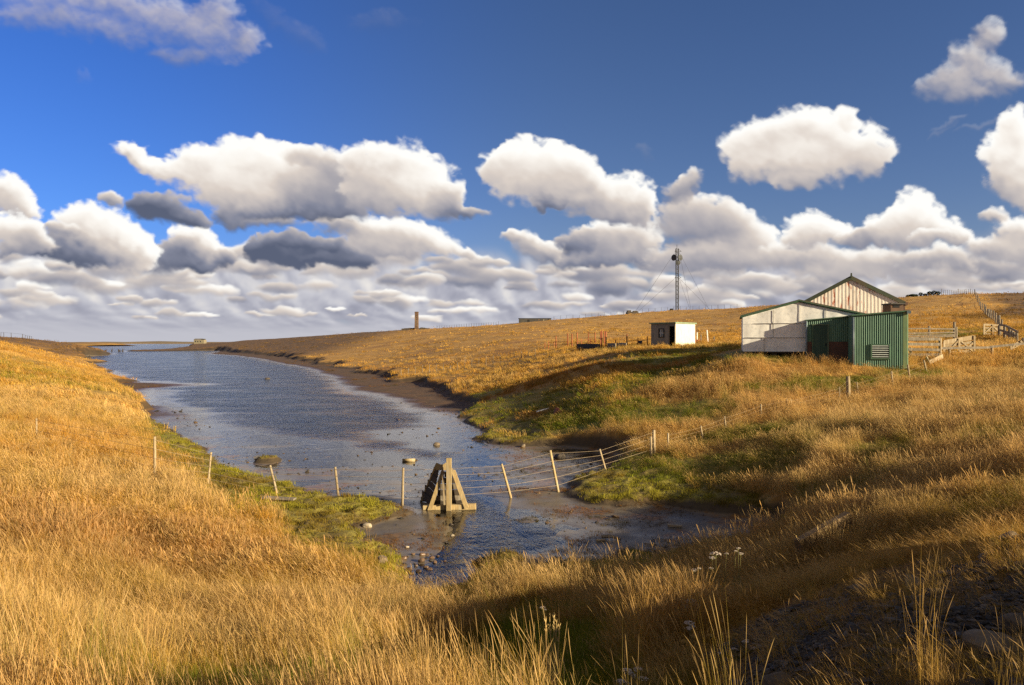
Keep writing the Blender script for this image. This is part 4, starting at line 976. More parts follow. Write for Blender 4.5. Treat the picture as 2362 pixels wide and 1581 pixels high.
# ---- green corrugated pump shed
def build_green_shed():
    Y0 = 39.0; X, Z = frame(2030, Y0)
    xl, xr = X(1967), X(2094); zb = Z(851); zl, zr = Z(730), Z(721)
    Yb = 43.0
    t = thing('corrugated_shed', XF[0] @ Vector(((xl + xr) / 2, Y0, zb)), 'green corrugated iron shed with louvred vent and recessed door against the white shed', 'shed')
    m = MB(); corr(m, (xl, Y0, 0), (xr - .22, Y0, 0), zb, lambda k: zl + (zr - zl) * k, (0, -1)); m.build('front_wall', M_GREEN, t, True)
    for xx, zz, nn in ((xr, zr, (1, 0)), (xl, zl, (-1, 0))): m = MB(); corr(m, (xx, Y0 + .03, 0), (xx, Yb, 0), zb - .1, zz, nn); m.build('side_wall', M_GREEN, t, True)
    m = MB().box((xr - .12, Y0 - .006, (zb + zr) / 2), (.22, .03, zr - zb - .04)); m.build('corner_flashing', simple_mat('yellowed_flashing', (.26,.30,.12,1), (.16,.24,.12,1), None, 2, .5, 0, .1, (1, 1, .3)), t)
    m = MB().prism([(xl - .08, Y0 - .12, zl + .02), (xr + .08, Y0 - .12, zr + .02), (xr + .08, Y0 - .12, zr + .09), (xl - .08, Y0 - .12, zl + .09)], (0, Yb - Y0 + .1, 0)); m.build('roof', M_GREENTRIM, t)
    m = MB().box((xr + .03, Y0 - .1, zr - .02), (.2, .1, .16)); m.build('gutter_end', M_PIPE, t)
    # louvre vent
    u0, u1, v0, v1 = 2011, 2050, 797, 827
    m = MB(); w = .06
    a, b, c, d = X(u0), X(u1), Z(v1), Z(v0)
    for s, cc in (((b - a + .12, .07, w), ((a + b) / 2, Y0 - .05, d + .03)), ((b - a + .12, .07, w), ((a + b) / 2, Y0 - .05, c - .03)), ((w, .07, d - c), (a - .03, Y0 - .05, (c + d) / 2)), ((w, .07, d - c), (b + .03, Y0 - .05, (c + d) / 2))): m.box(cc, s)
    vt = m.build('vent', M_GREENTRIM, t)
    m = MB().box(((a + b) / 2, Y0 - .022, (c + d) / 2), (b - a, .01, d - c)); m.build('backing', M_DARK, vt)
    m = MB()
    for i in range(6):
        z = c + (i + .55) * (d - c) / 6; m.box(((a + b) / 2, Y0 - .055, z), (b - a - .01, .05, .045), Matrix.Rotation(R(-28), 3, 'X'))
    m.build('slats', M_SLAT, vt)
    # recessed part with door
    Y1 = 40.5; X1 = lambda u: X(u, 1.5); Z1 = lambda v: Z(v, 1900, 1.5)
    xa, xb = X1(1861), xl - .01; za, zc, zd = Z1(843), Z1(741), Z1(733)
    zmid = Z1(789)
    m = MB(); corr(m, (xa, Y1, 0), (xb, Y1, 0), zmid, lambda k: zc + (zd - zc) * k, (0, -1), .1, .016); corr(m, (xa, Y1, 0), (xa, 42.0, 0), za, zc, (-1, 0), .1); m.build('recessed_wall', M_GREEN, t, True)
    m = MB().box(((xa + xb) / 2, Y1 + .02, (za + zmid) / 2), (xb - xa, .06, zmid - za)); m.build('lower_board', M_BOARD, t)
    m = MB().prism([(xa - .06, Y1 - .10, zc + .015), (xb, Y1 - .10, zd + .015), (xb, Y1 - .10, zd + .07), (xa - .06, Y1 - .10, zc + .07)], (0, 1.6, 0)); m.build('lean_to_roof', M_GREENTRIM, t)
    dx0, dx1 = X1(1876), X1(1908); dz1 = Z1(751); dz0 = Z1(841)
    m = MB()
    for i in range(6): m.box((dx0 + (i + .5) * (dx1 - dx0) / 6, Y1 - .06, (dz0 + dz1) / 2), ((dx1 - dx0) / 6 - .006, .04, dz1 - dz0))
    dr = m.build('door', M_DOOR, t)
    m = MB(); m.box(((dx0 + dx1) / 2, Y1 - .06, dz1 + .035), (dx1 - dx0 + .16, .09, .07)); m.box((dx0 - .04, Y1 - .05, (dz0 + dz1) / 2), (.07, .07, dz1 - dz0)); m.box((dx1 + .04, Y1 - .05, (dz0 + dz1) / 2), (.07, .07, dz1 - dz0)); m.build('frame', M_GREENTRIM, dr)
    m = MB().box((dx1 - .07, Y1 - .1, dz0 + (dz1 - dz0) * .5), (.04, .06, .16)); m.build('handle', M_DARK, dr)
    for uu, ya, za_, zb_ in ((1968, Y0 - .07, zb - .1, zl - .05), (1860, Y1 - .06, za - .1, zc)):
        xx = X(uu) if uu > 1900 else X1(uu)
        m = MB().tube([(xx, ya, za_), (xx, ya, zb_)], .05, 10); m.build('downpipe', M_PIPE, t, True)
build_green_shed(); frame_end()

# ---- low white shed
def build_white_shed():
    Y0 = 42.0; X, Z = frame(1850, Y0)
    x0, xp, x1 = X(1714), X(1843), X(1990); zb = Z(812); z0, zp, z1 = Z(731), Z(697), Z(729)
    Yb = 48.5
    t = thing('low_shed', XF[0] @ Vector(((x0 + x1) / 2, Y0, gz((x0 + x1) / 2, Y0))), 'low white sheet metal shed with green roof edge, in front of the rusty gable', 'shed')
    rz = lambda x: (z0 + (zp - z0) * (x - x0) / (xp - x0)) if x < xp else (zp + (z1 - zp) * (x - xp) / (x1 - xp))
    rows = [zb, Z(779), Z(746), zp + .1]
    cols = [[1714, 1763, 1862, 1990], [1714, 1784, 1872, 1990], [1714, 1784, 1845, 1905, 1990]]
    m = MB(); rr = random.Random(3)
    for r in range(3):
        for c in range(len(cols[r]) - 1):
            xa, xb = X(cols[r][c]) - .02, X(cols[r][c + 1]) + .01
            za, zc = rows[r] - (.03 if r else 0), rows[r + 1]
            nx_, nz_ = 16, 9; off = .006 * (r + 1) + .004 * (c % 2); sd = rr.randint(0, 99)
            vs = []; fs = []
            for j in range(nz_ + 1):
                for i in range(nx_ + 1):
                    x = xa + (xb - xa) * i / nx_; z = min(za + (zc - za) * j / nz_, rz(x) - .01)
                    e = min(i, nx_ - i) / nx_ * 2; b = .022 * float(fbm(np.array([x * 1.7 + sd]), np.array([z * 1.1]), sd, 3)[0]) * min(1, e * 4) + .004 * math.sin(x * 7 + sd) * min(1, e * 3)
                    vs.append((x, Y0 - off - b - (.012 if j == 0 else 0), z))
            for j in range(nz_):
                for i in range(nx_): a = j * (nx_ + 1) + i; fs.append((a, a + 1, a + nx_ + 2, a + nx_ + 1))
            m.add(vs, fs)
    m.build('gable_wall', M_WHITE, t, True)
    for r in range(3):
        if r: MB().box(((x0 + x1) / 2, Y0 - .05, rows[r] - .01), (x1 - x0 - .1 if r == 1 else x1 - x0 - 1.2, .02, .014)).build('lap_joint', M_SEAM, t)
        for c in cols[r][1:-1]: za, zc = rows[r], min(rows[r + 1], rz(X(c)) - .06); MB().box((X(c), Y0 - .05, (za + zc) / 2), (.013, .022, zc - za - .03)).build('lap_joint', M_SEAM, t)
    for xx, zz in ((x0, z0), (x1, z1)): MB().add([(xx, Y0 + .02, zb), (xx, Yb, zb), (xx, Yb, zz), (xx, Y0 + .02, zz)], [(0, 1, 2, 3)]).build('side_wall', M_WHITE, t)
    MB().add([(x0, Yb, zb), (x1, Yb, zb), (x1, Yb, z1), (xp, Yb, zp), (x0, Yb, z0)], [(0, 1, 2, 3, 4)]).build('rear_wall', M_WHITE, t)
    m = MB()
    for (xa, za, xb, zb2) in ((x0 - .14, z0 - .03, xp, zp), (xp, zp, x1 + .14, z1 - .04)):
        m.prism([(xa, Y0 - .10, za + .10), (xb, Y0 - .10, zb2 + .10), (xb, Y0 - .10, zb2 + .14), (xa, Y0 - .10, za + .14)], (0, Yb - Y0 + .3, 0))
    rf = m.build('roof', simple_mat('rusty_green_roof', (.10, .09, .05, 1), (.14, .075, .04, 1), (.07, .09, .05, 1), 2, .7, 0, .1), t)
    for (xa, za, xb, zb2) in ((x0 - .14, z0 - .03, xp, zp), (xp, zp, x1 + .14, z1 - .04)):
        m = MB(); m.prism([(xa, Y0 - .10, za - .02), (xb, Y0 - .10, zb2 - .02), (xb, Y0 - .10, zb2 + .098), (xa, Y0 - .10, za + .098)], (0, .05, 0))
        m.prism([(xa, Y0 - .13, za + .045), (xb, Y0 - .13, zb2 + .045), (xb, Y0 - .13, zb2 + .095), (xa, Y0 - .13, za + .095)], (0, .028, 0)); m.build('fascia', M_GREENTRIM, t)
    for k in range(5): MB().box((x0 + .3 + k * (x1 - x0 - .6) / 4, Y0 + .25, zb - .55), (.25, .25, .9)).build('pile', M_DARKWOOD, t)
    MB().box(((x0 + x1) / 2, Y0 + .12, zb - .05), (x1 - x0 - .1, .14, .09)).build('bearer', M_DARKWOOD, t)
    MB().box(((x0 + x1) / 2, Y0 + 1.6, zb - .5), (x1 - x0 - .1, .1, .9)).build('skirt', M_DARKWOOD, t)
build_white_shed(); frame_end()

# ---- barn with rusty gable
def build_barn():
    Y0 = 50.0; X, Z = frame(1963, Y0)
    xp, x1 = X(1963), X(2076); x0 = 2 * xp - x1; zp, ze = Z(641), Z(697); zb = 4.3; Yb = 57.0
    t = thing('barn', XF[0] @ Vector((xp, Y0, zb)), 'tall barn with rust streaked white corrugated gable rising behind the other sheds', 'barn')
    m = MB(); corr(m, (x0, Y0, 0), (x1, Y0, 0), zb, lambda k: ze + (zp - ze) * (1 - abs(2 * k - 1)) - .02, (0, -1), (.22), .007); m.build('gable_wall', M_RUSTWHITE, t, True)
    for xx, nn in ((x0, (-1, 0)), (x1, (1, 0))): m = MB(); corr(m, (xx, Y0 + .05, 0), (xx, Yb, 0), zb, ze, nn, .20, .03); m.build('side_wall', M_RUSTWHITE, t, True)
    for s in (-1, 1):
        xe = xp + s * (x1 - xp + .35); zz = ze - .35 * (zp - ze) / (x1 - xp)
        m = MB().prism([(xe, Y0 - .05, zz + .02), (xp, Y0 - .05, zp + .02), (xp, Y0 - .05, zp + .1), (xe, Y0 - .05, zz + .1)], (0, Yb - Y0 + .2, 0)); m.build('roof', M_ROOFGREEN, t)
        m = MB().prism([(xe, Y0 - .10, zz - .16), (xp, Y0 - .10, zp - .16), (xp, Y0 - .10, zp + .13), (xe, Y0 - .10, zz + .13)], (0, .045, 0)); m.build('bargeboard', M_ROOFGREEN, t)
    m = MB().beam((xp, Y0 - .12, zp + .02), (xp, Y0 - .12, zp + .30), .12, .12, jit=.1, taper=.7); m.build('finial', M_ROOFGREEN, t)
    MB().box((x1 + .34, Y0 + 3, ze - .2), (.16, 6.6, .18)).build('gutter', M_BOARD, t); MB().box((x1 + .2, Y0 - .1, ze - .9), (.14, .14, 1.5)).build('downpipe', M_BOARD, t)
build_barn(); frame_end()
def build_tank():
    Y0 = 46.5; q = Y0 / FPX; X = lambda u: (u - CU) * q; Z = lambda v: CAMZ - (v - CV) * q
    xa, xb = X(2054), X(2084)
    t = thing('brick_stack', ((xa + xb) / 2, Y0, 4.0), 'brown brick stack with a dark hole, between the barn gable and the green shed', 'brick stack')
    m = MB().box(((xa + xb) / 2, Y0 + .5, (4.0 + Z(703)) / 2), (xb - xa, 1.0, Z(703) - 4.0)); m.build('brickwork', M_BRICK, t, bevel=.02)
    m = MB().box(((xa + xb) / 2, Y0 + .45, Z(703) + .04), (xb - xa + .1, 1.2, .08)); m.build('coping', M_DARKCONC, t)
    m = MB().box(((xa + xb) / 2 - .05, Y0 - .01, Z(707)), (.42, .03, .2)); m.build('opening', M_DARK, t)
build_tank()

# ---- small hut on the slope
def build_hut():
    C = Vector((15.96, 70.0, 0)); C.z = min(gz(15.96, 70), gz(13.9, 71.5)) ; dl = Vector((-1.8, 1.9, 0)).normalized(); dr = Vector((1.9, 1.8, 0)).normalized()
    z0 = CAMZ - (798 - CV) * 70 / FPX - .1; z1 = CAMZ - (747 - CV) * 70 / FPX; L, W = 2.87, 3.5
    zt = lambda a: z1 + .06 * a
    t = thing('hut', (C.x, C.y, z0), 'small grey and white hut with open dark doorway and barred window on the slope', 'hut')
    P = lambda a, b, z: C.lerp(C, 0) * 0 + Vector((C.x + dl.x * a + dr.x * b, C.y + dl.y * a + dr.y * b, z))
    def slab(mb, a0, a1, za, zb, th=.08, b=0):
        mb.add([P(a0, b, za), P(a1, b, za), P(a1, b, zb), P(a0, b, zb), P(a0, b + th, za), P(a1, b + th, za), P(a1, b + th, zb), P(a0, b + th, zb)], [(0,1,2,3),(4,7,6,5),(0,4,5,1),(1,5,6,2),(2,6,7,3),(3,7,4,0)])
    m = MB(); dw0, dw1 = .10, .68; ww0, ww1, wz0, wz1 = 1.35, 1.9, z0 + .95, z0 + 1.72
    slab(m, 0, dw0, z0, z1); slab(m, dw0, dw1, z0 + 2.0, z1); slab(m, dw1, ww0, z0, z1); slab(m, ww0, ww1, z0, wz0); slab(m, ww0, ww1, wz1, z1); slab(m, ww1, L, z0, z1)
    m.build('front_wall', M_HUTGREY_SHADE, t)
    m = MB(); m.add([P(-.0, .08, z0), P(0, W, z0), P(0, W, z1), P(0, .08, z1)], [(0,1,2,3)]); m.build('side_wall', M_HUTWHITE, t)
    m = MB(); m.add([P(L, .08, z0), P(L, W, z0), P(L, W, z1), P(L, .08, z1)], [(0,1,2,3)]); m.add([P(0, W, z0), P(L, W, z0), P(L, W, z1), P(0, W, z1)], [(0,1,2,3)]); m.build('rear_wall', M_HUTGREY_SHADE, t)
    m = MB(); m.add([P(-.12, -.15, z1 + .01), P(L + .12, -.15, z1 + .01), P(L + .12, W + .12, z1 + .01), P(-.12, W + .12, z1 + .01)] + [P(-.12, -.15, z1 + .13), P(L + .12, -.15, z1 + .13), P(L + .12, W + .12, z1 + .13), P(-.12, W + .12, z1 + .13)], [(0,1,2,3),(4,7,6,5),(0,4,5,1),(1,5,6,2),(2,6,7,3),(3,7,4,0)]); m.build('roof', simple_mat('pale_green_roof', (.20,.27,.16,1), (.15,.2,.12,1), None, 2, .6, 0, .1), t)
    m = MB(); slab(m, ww0 - .07, ww0 + .02, wz0 - .07, wz1 + .07, .05, -.03); slab(m, ww1 - .02, ww1 + .07, wz0 - .07, wz1 + .07, .05, -.03); slab(m, ww0 + .02, ww1 - .02, wz1 - .02, wz1 + .07, .05, -.03); slab(m, ww0 + .02, ww1 - .02, wz0 - .07, wz0 + .02, .05, -.03)
    wn = m.build('window', M_DARKWOOD, t)
    m = MB(); slab(m, ww0 + .02, ww1 - .02, wz0 + .02, wz1 - .02, .01, .02); m.build('pane', M_GLASS, wn)
    m = MB()
    for k in (1, 2): slab(m, ww0 + k * (ww1 - ww0) / 3 - .02, ww0 + k * (ww1 - ww0) / 3 + .02, wz0, wz1, .03, -.02)
    slab(m, ww0, ww1, (wz0 + wz1) / 2 - .02, (wz0 + wz1) / 2 + .02, .026, -.018); m.build('glazing_bars', M_WHITE, wn)
    m = MB(); slab(m, dw0 - .08, dw0 - .01, z0, z0 + 2.07, .05, -.04); slab(m, dw1 + .01, dw1 + .08, z0, z0 + 2.07, .05, -.04); slab(m, dw0 - .01, dw1 + .01, z0 + 2.0, z0 + 2.07, .05, -.04); m.build('door_frame', M_GREYWOOD, t)
build_hut()

# ---- fences
def post_part(t, top, base, r, mat, n=7, sink=.25, square=False):
    top = Vector(top); base = Vector(base); d = (base - top).normalized()
    b2 = base + d * sink
    if square: m = MB().beam(b2, top, r * 2, r * 2, (0, 1, 0), .08)
    else: m = MB().tube([b2, b2.lerp(top, .35), b2.lerp(top, .7), top], r * 1.05, n, r * .92, .07)
    return m.build('post', mat, t, not square)

def wire_part(t, pts, r, mat, sag=.03):
    P = []
    for a, b in zip(pts[:-1], pts[1:]):
        a = Vector(a); b = Vector(b)
        for k in range(6):
            s = k / 6; p = a.lerp(b, s); p.z -= sag * (b - a).length * .25 * 4 * s * (1 - s) * .5; P.append(p)
    P.append(Vector(pts[-1]))
    return MB().tube(P, r, 5).build('wire', mat, t)

# across the creek: (top u, v), (base u, v), radius, depth or None to read it off the ground
CF = [((84,966),(85,1028),.032,27.5,M_WOOD),((357,1008),(357,1082),.045,22.4,M_WOOD),((487,1044),(480,1108),.035,23.0,M_WOOD),((623,1074),(642,1152),.038,22.7,M_WOOD),
      ((773,1078),(782,1160),.040,22.3,M_WOOD),((930,1080),(928,1164),.040,21.9,M_WOOD),((1157,1071),(1178,1148),.042,23.0,M_WOOD2),((1269,1040),(1288,1138),.045,23.7,M_WOOD2),
      ((1383,1037),(1399,1092),.038,26.6,M_WOOD),((1501,1008),(1502,1062),.050,27.6,M_WOOD),((1508,993),(1509,1060),.065,27.9,M_WOOD)]
t = thing('wire_fence', at(782, 1160, 22.3), 'old post and wire fence straggling across the muddy creek beside the timber trestle', 'fence', 'post and wire fences')
lines = [[] for _ in range(5)]
for i, (tp, bs, r, Y, mt) in enumerate(CF):
    top = px(tp[0], tp[1], Y); base = px(bs[0], bs[1], Y)
    base.z = min(base.z, gz(base.x, base.y) + .02)
    post_part(t, top, base, r, mt)
    if i != 9:
        for k in range(5):
            f = .06 + k * .19
            p = top.lerp(base, f); p.y -= r; lines[k].append(p)
for k in range(5): wire_part(t, lines[k], .0048, M_WIRE, .02)
# up the slope to the sheds
FF = [((1541,1000),(1541,1044),.04,28.6),((1616,983),(1622,1018),.035,29.4),((1671,961),(1676,1005),.035,30.3),((1755,933),(1756,972),.04,31.7),((1815,921),(1816,960),.035,32.7),
      ((1824,922),(1827,958),.03,32.9),((1936,893),(1937,930),.03,34.3),((1956,869),(1957,925),.10,34.6),((1976,882),(1981,920),.03,35.0),((2056,857),(2060,897),.045,36.1),((2094,842),(2100,888),.05,37.2),((2131,832),(2138,862),.045,38.4)]
t = thing('wire_fence', on_ground(1957, 34.6), 'broken line of weathered posts and slack wire climbing through long grass to the green shed', 'fence', 'post and wire fences')
lines = [[], [], []]
for tp, bs, r, Y in FF:
    top = px(tp[0], tp[1], Y); base = px(bs[0], bs[1], Y); base.z = min(base.z, gz(base.x, base.y))
    post_part(t, top, base, r, M_WOOD)
    for k in range(3): p = top.lerp(base, .1 + .22 * k); p.y -= r; lines[k].append(p)
for k in range(3): wire_part(t, lines[k], .0028, M_WIRE, .04)

def run_fence(label, pts, r, hgt, mat, wires=2, wr=.02, jitter=.12, name='wire_fence', group='post and wire fences', taller=None):
    """fence over the ground through photograph columns: pts = (u, depth)"""
    t = thing(name, on_ground(*pts[len(pts) // 2]), label, 'fence', group)
    L = [[] for _ in range(wires)]
    for i, (u, Y) in enumerate(pts):
        g = Vector(on_ground(u, Y)); h = hgt * random.uniform(1 - jitter, 1 + jitter) * (taller(i) if taller else 1)
        top = g + Vector((random.uniform(-.05, .05) * hgt, 0, h)); post_part(t, top, g, r * random.uniform(.8, 1.2), mat, 5, .2)
        for k in range(wires): L[k].append(g.lerp(top, .95 - k * .4))
    for k in range(wires): wire_part(t, L[k], wr, M_STEEL, 0.0)
    return t
def skyY(u):
    """depth of the skyline in column u"""
    Y = np.linspace(90, 700, 700); X = (u - CU) * Y / FPX
    return float(Y[np.argmax((ground(X, Y) - CAMZ) / Y)])
run_fence('close-set dark fence posts along the ridge skyline, right of the lone chimney', [(u, skyY(u) + 2) for u in np.linspace(1008, 1150, 26)], .075, 1.5, M_DARKWOOD, 1, .012)
run_fence('sparse thin fence posts along the ridge skyline, either side of the radio mast', [(u, skyY(u) + 2) for u in np.linspace(1278, 1700, 30)], .06, 1.6, M_DARKWOOD, 1, .012)
run_fence('grey fence running along the hilltop, right of the dark bushes', [(u, skyY(u) - 1) for u in np.linspace(2172, 2248, 17)], .055, 1.15, M_GREYWOOD, 3, .012, taller=lambda i: 1.25 if i in (0, 8) else 1)
run_fence('weathered fence coming straight down the hill from the skyline to the stockyard', [(2249 + (2310 - 2249) * (k / 15.0) ** 1.15, 165 - 105 * (k / 15.0) ** .62) for k in range(16)], .08, 1.25, M_GREYWOOD, 3, .012)
run_fence('few thin posts on the dark skyline at the far left', [(u, 232) for u in (2, 9, 26, 52, 58, 63, 68, 73)], .07, 1.5, M_DARKWOOD, 1, .02)
run_fence('pale thin fence across the golden slope, left of the rusty pens', [(u, 92 + (u - 930) * -.03) for u in np.linspace(925, 1235, 20)], .035, .95, M_GREYWOOD, 1, .008, .25, taller=lambda i: 1.5 if i in (9,) else 1)

# ---- rusty stock pens: read off one enlargement of the photograph
def Zp(x, y): return (x / 5.579 + 1230, y / 5.579 + 730)
t = thing('stock_pen', hit(*Zp(565, 425)), 'rust red pipe posts and rails of a derelict stock pen, left of the small hut', 'stock pen')
PY = {}
for (x, a, b) in [(150,340,415),(195,320,430),(292,258,418),(443,225,402),(497,228,415),(565,212,425),(620,290,375),(709,208,365),(740,290,365),(795,210,362),(802,315,365),(866,195,385),(882,185,425),(915,190,392),(935,198,420),(1060,303,412),(1205,235,395),(1348,282,380),(1467,262,370),(268,330,410)]:
    u, v = Zp(x, b); h = hit(u, v); top = px(*Zp(x, a), h[1])
    post_part(t, top, h, .075 if b - a > 120 else .055, M_RUST, 7); PY[x] = (h, top)
def rail(a, b, fa, fb, r=.03):
    pa = Vector(PY[a][0]).lerp(PY[a][1], fa); pb = Vector(PY[b][0]).lerp(PY[b][1], fb); MB().tube([pa, pa.lerp(pb, .5) - Vector((0, 0, .03)), pb], r, 6).build('rail', M_RUST, t, True)
for a, b, fa, fb in ((195,292,.8,.55),(292,443,.55,.4),(195,292,.45,.3),(292,443,.3,.2),(565,620,.45,.7),(620,709,.7,.4),(709,740,.4,.5),(740,802,.5,.5),(709,795,.95,.95),(866,882,.5,.5),(1205,1348,.45,.75),(1348,1467,.6,.6)): rail(a, b, fa, fb)
def wall_thing(name, x0, x1, ya, yb, mat, label, cat, th=.3):
    A = hit(*Zp(x0, yb)); B = hit(*Zp(x1, yb)); hA = px(*Zp(x0, ya), A[1]); hB = px(*Zp(x1, ya), B[1])
    m = MB().prism([(A[0], A[1], A[2] - .15), (B[0], B[1], B[2] - .15), (hB.x, hB.y, hB.z), ((hA.x + hB.x) / 2, (hA.y + hB.y) / 2, (hA.z + hB.z) / 2 + .02), (hA.x, hA.y, hA.z)], (0.1, th, 0))
    return m.solo(name, mat, label, cat)
wall_thing('trough', 566, 862, 358, 428, M_DARKCONC, 'long dark sheet sided trough standing among the rusty pen posts', 'trough', .8)
wall_thing('concrete_wall', 952, 1058, 350, 425, M_CONC, 'pale concrete wall stub just right of the four tallest rusty posts', 'wall')
wall_thing('concrete_wall', 1075, 1196, 345, 408, M_CONC, 'longer pale concrete wall between two rusty posts, nearer the hut', 'wall')
wall_thing('concrete_block', 1340, 1404, 320, 378, M_DARKCONC, 'dark concrete block by a short rusty post, left of the hut', 'block', .6)

# stakes and beam by the hut
for (x, a, b, mt, lb) in [(1972,275,356,M_DARKWOOD,'short dark stake leaning on the white wall of the hut'),(2065,222,335,M_DARKWOOD,'dark stake at the right corner of the hut'),(2110,210,322,M_WHITE,'white painted stake, first to the right of the hut'),
                          (2160,240,330,M_GREYWOOD,'thin grey stake between the white stakes right of the hut'),(2250,180,332,M_WHITE,'tallest white stake, leaning, well right of the hut'),(2328,260,332,M_GREYWOOD,'thin pale stake, rightmost of the stakes beside the hut')]:
    u, v = Zp(x, b); h = Vector(hit(u, v)); top = px(*Zp(x - (14 if 'leaning,' in lb else 0), a), h.y)
    MB().beam(h - Vector((0, 0, .2)), top, .11, .09, (0, 1, 0), .08).solo('stake', mt, lb, 'stake', 'stakes beside the hut')
a = Vector(hit(*Zp(2000, 358))); b = Vector(hit(*Zp(2140, 322)))
MB().beam(a + Vector((0, -.4, .12)), b + Vector((0, 0, .12)), .16, .14, jit=.1).solo('beam', M_RUST, 'reddish beam lying on the ground at the foot of the stakes by the hut', 'beam')

# ---- stockyard right of the green shed
def Zy(x, y): return (x / 7.758 + 2060, y / 7.758 + 660)
def yard_fence(label, posts, rails, Y, mat=M_GREYWOOD, pr=.06, rw=.11, cat='fence', name='rail_fence', group='timber rail fences', railmat=None):
    """posts (x, top, base); rails ((x, y), (x, y)); depth Y may be (Y at left, Y at right) with x limits"""
    yf = (lambda x: Y[0] + (Y[1] - Y[0]) * (x - Y[2]) / (Y[3] - Y[2])) if isinstance(Y, tuple) else (lambda x: Y)
    c = px(*Zy(posts[0][0], posts[0][2]), yf(posts[0][0]))
    t = thing(name, c, label, cat, group)
    for x, a, b in posts:
        top = px(*Zy(x, a), yf(x)); base = px(*Zy(x, b), yf(x)); base.z = min(base.z, gz(base.x, base.y))
        post_part(t, top, base, pr, mat, 7, .15)
    for (xa, ya), (xb, yb) in rails:
        MB().beam(px(*Zy(xa, ya), yf(xa) - .09), px(*Zy(xb, yb), yf(xb) - .09), .045, rw, (0, 0, 1), .06).build('rail', railmat or mat, t)
    return t
yard_fence('near stockyard fence of dark rails between the green shed and a leaning post', [(318,1110,1405),(842,942,1372)], [((275,958),(842,955)),((275,1045),(842,1050)),((275,1140),(842,1150)),((275,1235),(842,1235))], 41.5, M_WOOD, .09, .16, railmat=M_GREYWOOD)
yard_fence('long single rail on short posts running right in front of the propped gate', [(1005,1092,1230),(1770,1085,1265)], [((862,1118),(1735,1104)),((1735,1095),(2160,1052)),((2160,1052),(2420,1030))], 43.5, M_WOOD, .075, .13, railmat=M_GREYWOOD)
yard_fence('back stockyard fence of thin rails behind the green shed, with three posts', [(645,722,905),(1095,650,885),(1130,735,915)], [((275,768),(645,765)),((645,770),(1100,775)),((275,852),(1100,835)),((275,890),(1100,880)),((275,925),(1100,905))], 54.0, M_GREYWOOD, .09, .10)
yard_fence('curving tumbledown board fence at the right edge, dropping from the far gate', [(1900,705,880),(1995,720,890),(2085,760,900),(2130,800,950),(2165,830,930),(2215,830,960),(2330,930,1010)], [((1900,700),(2010,712)),((2010,712),(2110,765)),((2110,765),(2240,832)),((1900,790),(2110,850)),((2110,850),(2220,910)),((2120,905),(2215,975)),((1995,850),(2100,890))], (56, 50, 1900, 2330), M_GREYWOOD, .10, .15)
def gate(label, quad, Y, bars, stiles, diags, mat):
    """five-bar gate: quad = top-left, top-right, bottom-right, bottom-left on the enlargement"""
    P = lambda s, k, dy=0.0: px(*Zy(*(Vector(quad[0]).lerp(Vector(quad[1]), s)).lerp(Vector(quad[3]).lerp(Vector(quad[2]), s), k)), Y - dy)
    t = thing('field_gate', P(.5, 1), label, 'gate', 'old wooden gates')
    for k, wd in bars: MB().beam(P(0, k), P(1, k), .04, wd, (0, 0, 1), .05).build('bar', mat, t)
    for s in stiles: MB().beam(P(s, 1.04, .05), P(s, -.04, .05), .12, .05, (0, 1, 0), .05).build('stile', mat, t)
    for (s0, k0, s1, k1) in diags: MB().beam(P(s0, k0, .045), P(s1, k1, .045), .09, .035, (0, 1, 0), .05).build('brace', mat, t)
gate('pale wooden gate with crossed braces, propped upright behind the single rail', [(912,1000),(1455,905),(1455,1185),(912,1215)], 45.0, [(.06,.26),(.36,.16),(.62,.12),(.94,.16)], [0, .5, 1], [(.5,.05,.25,.6),(.5,.05,.8,.65),(.25,.6,.05,.95),(.75,.6,.98,.98),(.95,.4,.8,.65)], M_WOOD)
gate('farther wooden gate with narrow bars below the hill fence', [(1628,692),(1975,712),(1975,878),(1628,868)], 57.0, [(.02,.16),(.34,.14),(.62,.14),(.95,.12)], [0, .45, .9], [(.0,.95,.45,.1),(.9,.95,.45,.1)], M_WOOD)
gate('gate panel fallen flat against the rail at the far right', [(2110,1085),(2280,985),(2310,1025),(2115,1140)], 45.5, [(.1,.12),(.9,.12)], [0, .5, 1], [(0,.9,.5,.1)], M_WOOD)
a = px(*Zy(592,1275), 40.2); b = px(*Zy(640,1372), 40.0); c = px(*Zy(888,1258), 40.6)
t = thing('broken_board', tuple(b), 'pale broken boards lying in a V in the grass below the leaning post', 'board')
MB().beam(a, b, .05, .14, jit=.08).build('short_piece', M_WOOD, t); MB().beam(b + Vector((.02, 0, 0)), c, .05, .24, jit=.05).build('long_piece', M_WOOD, t)

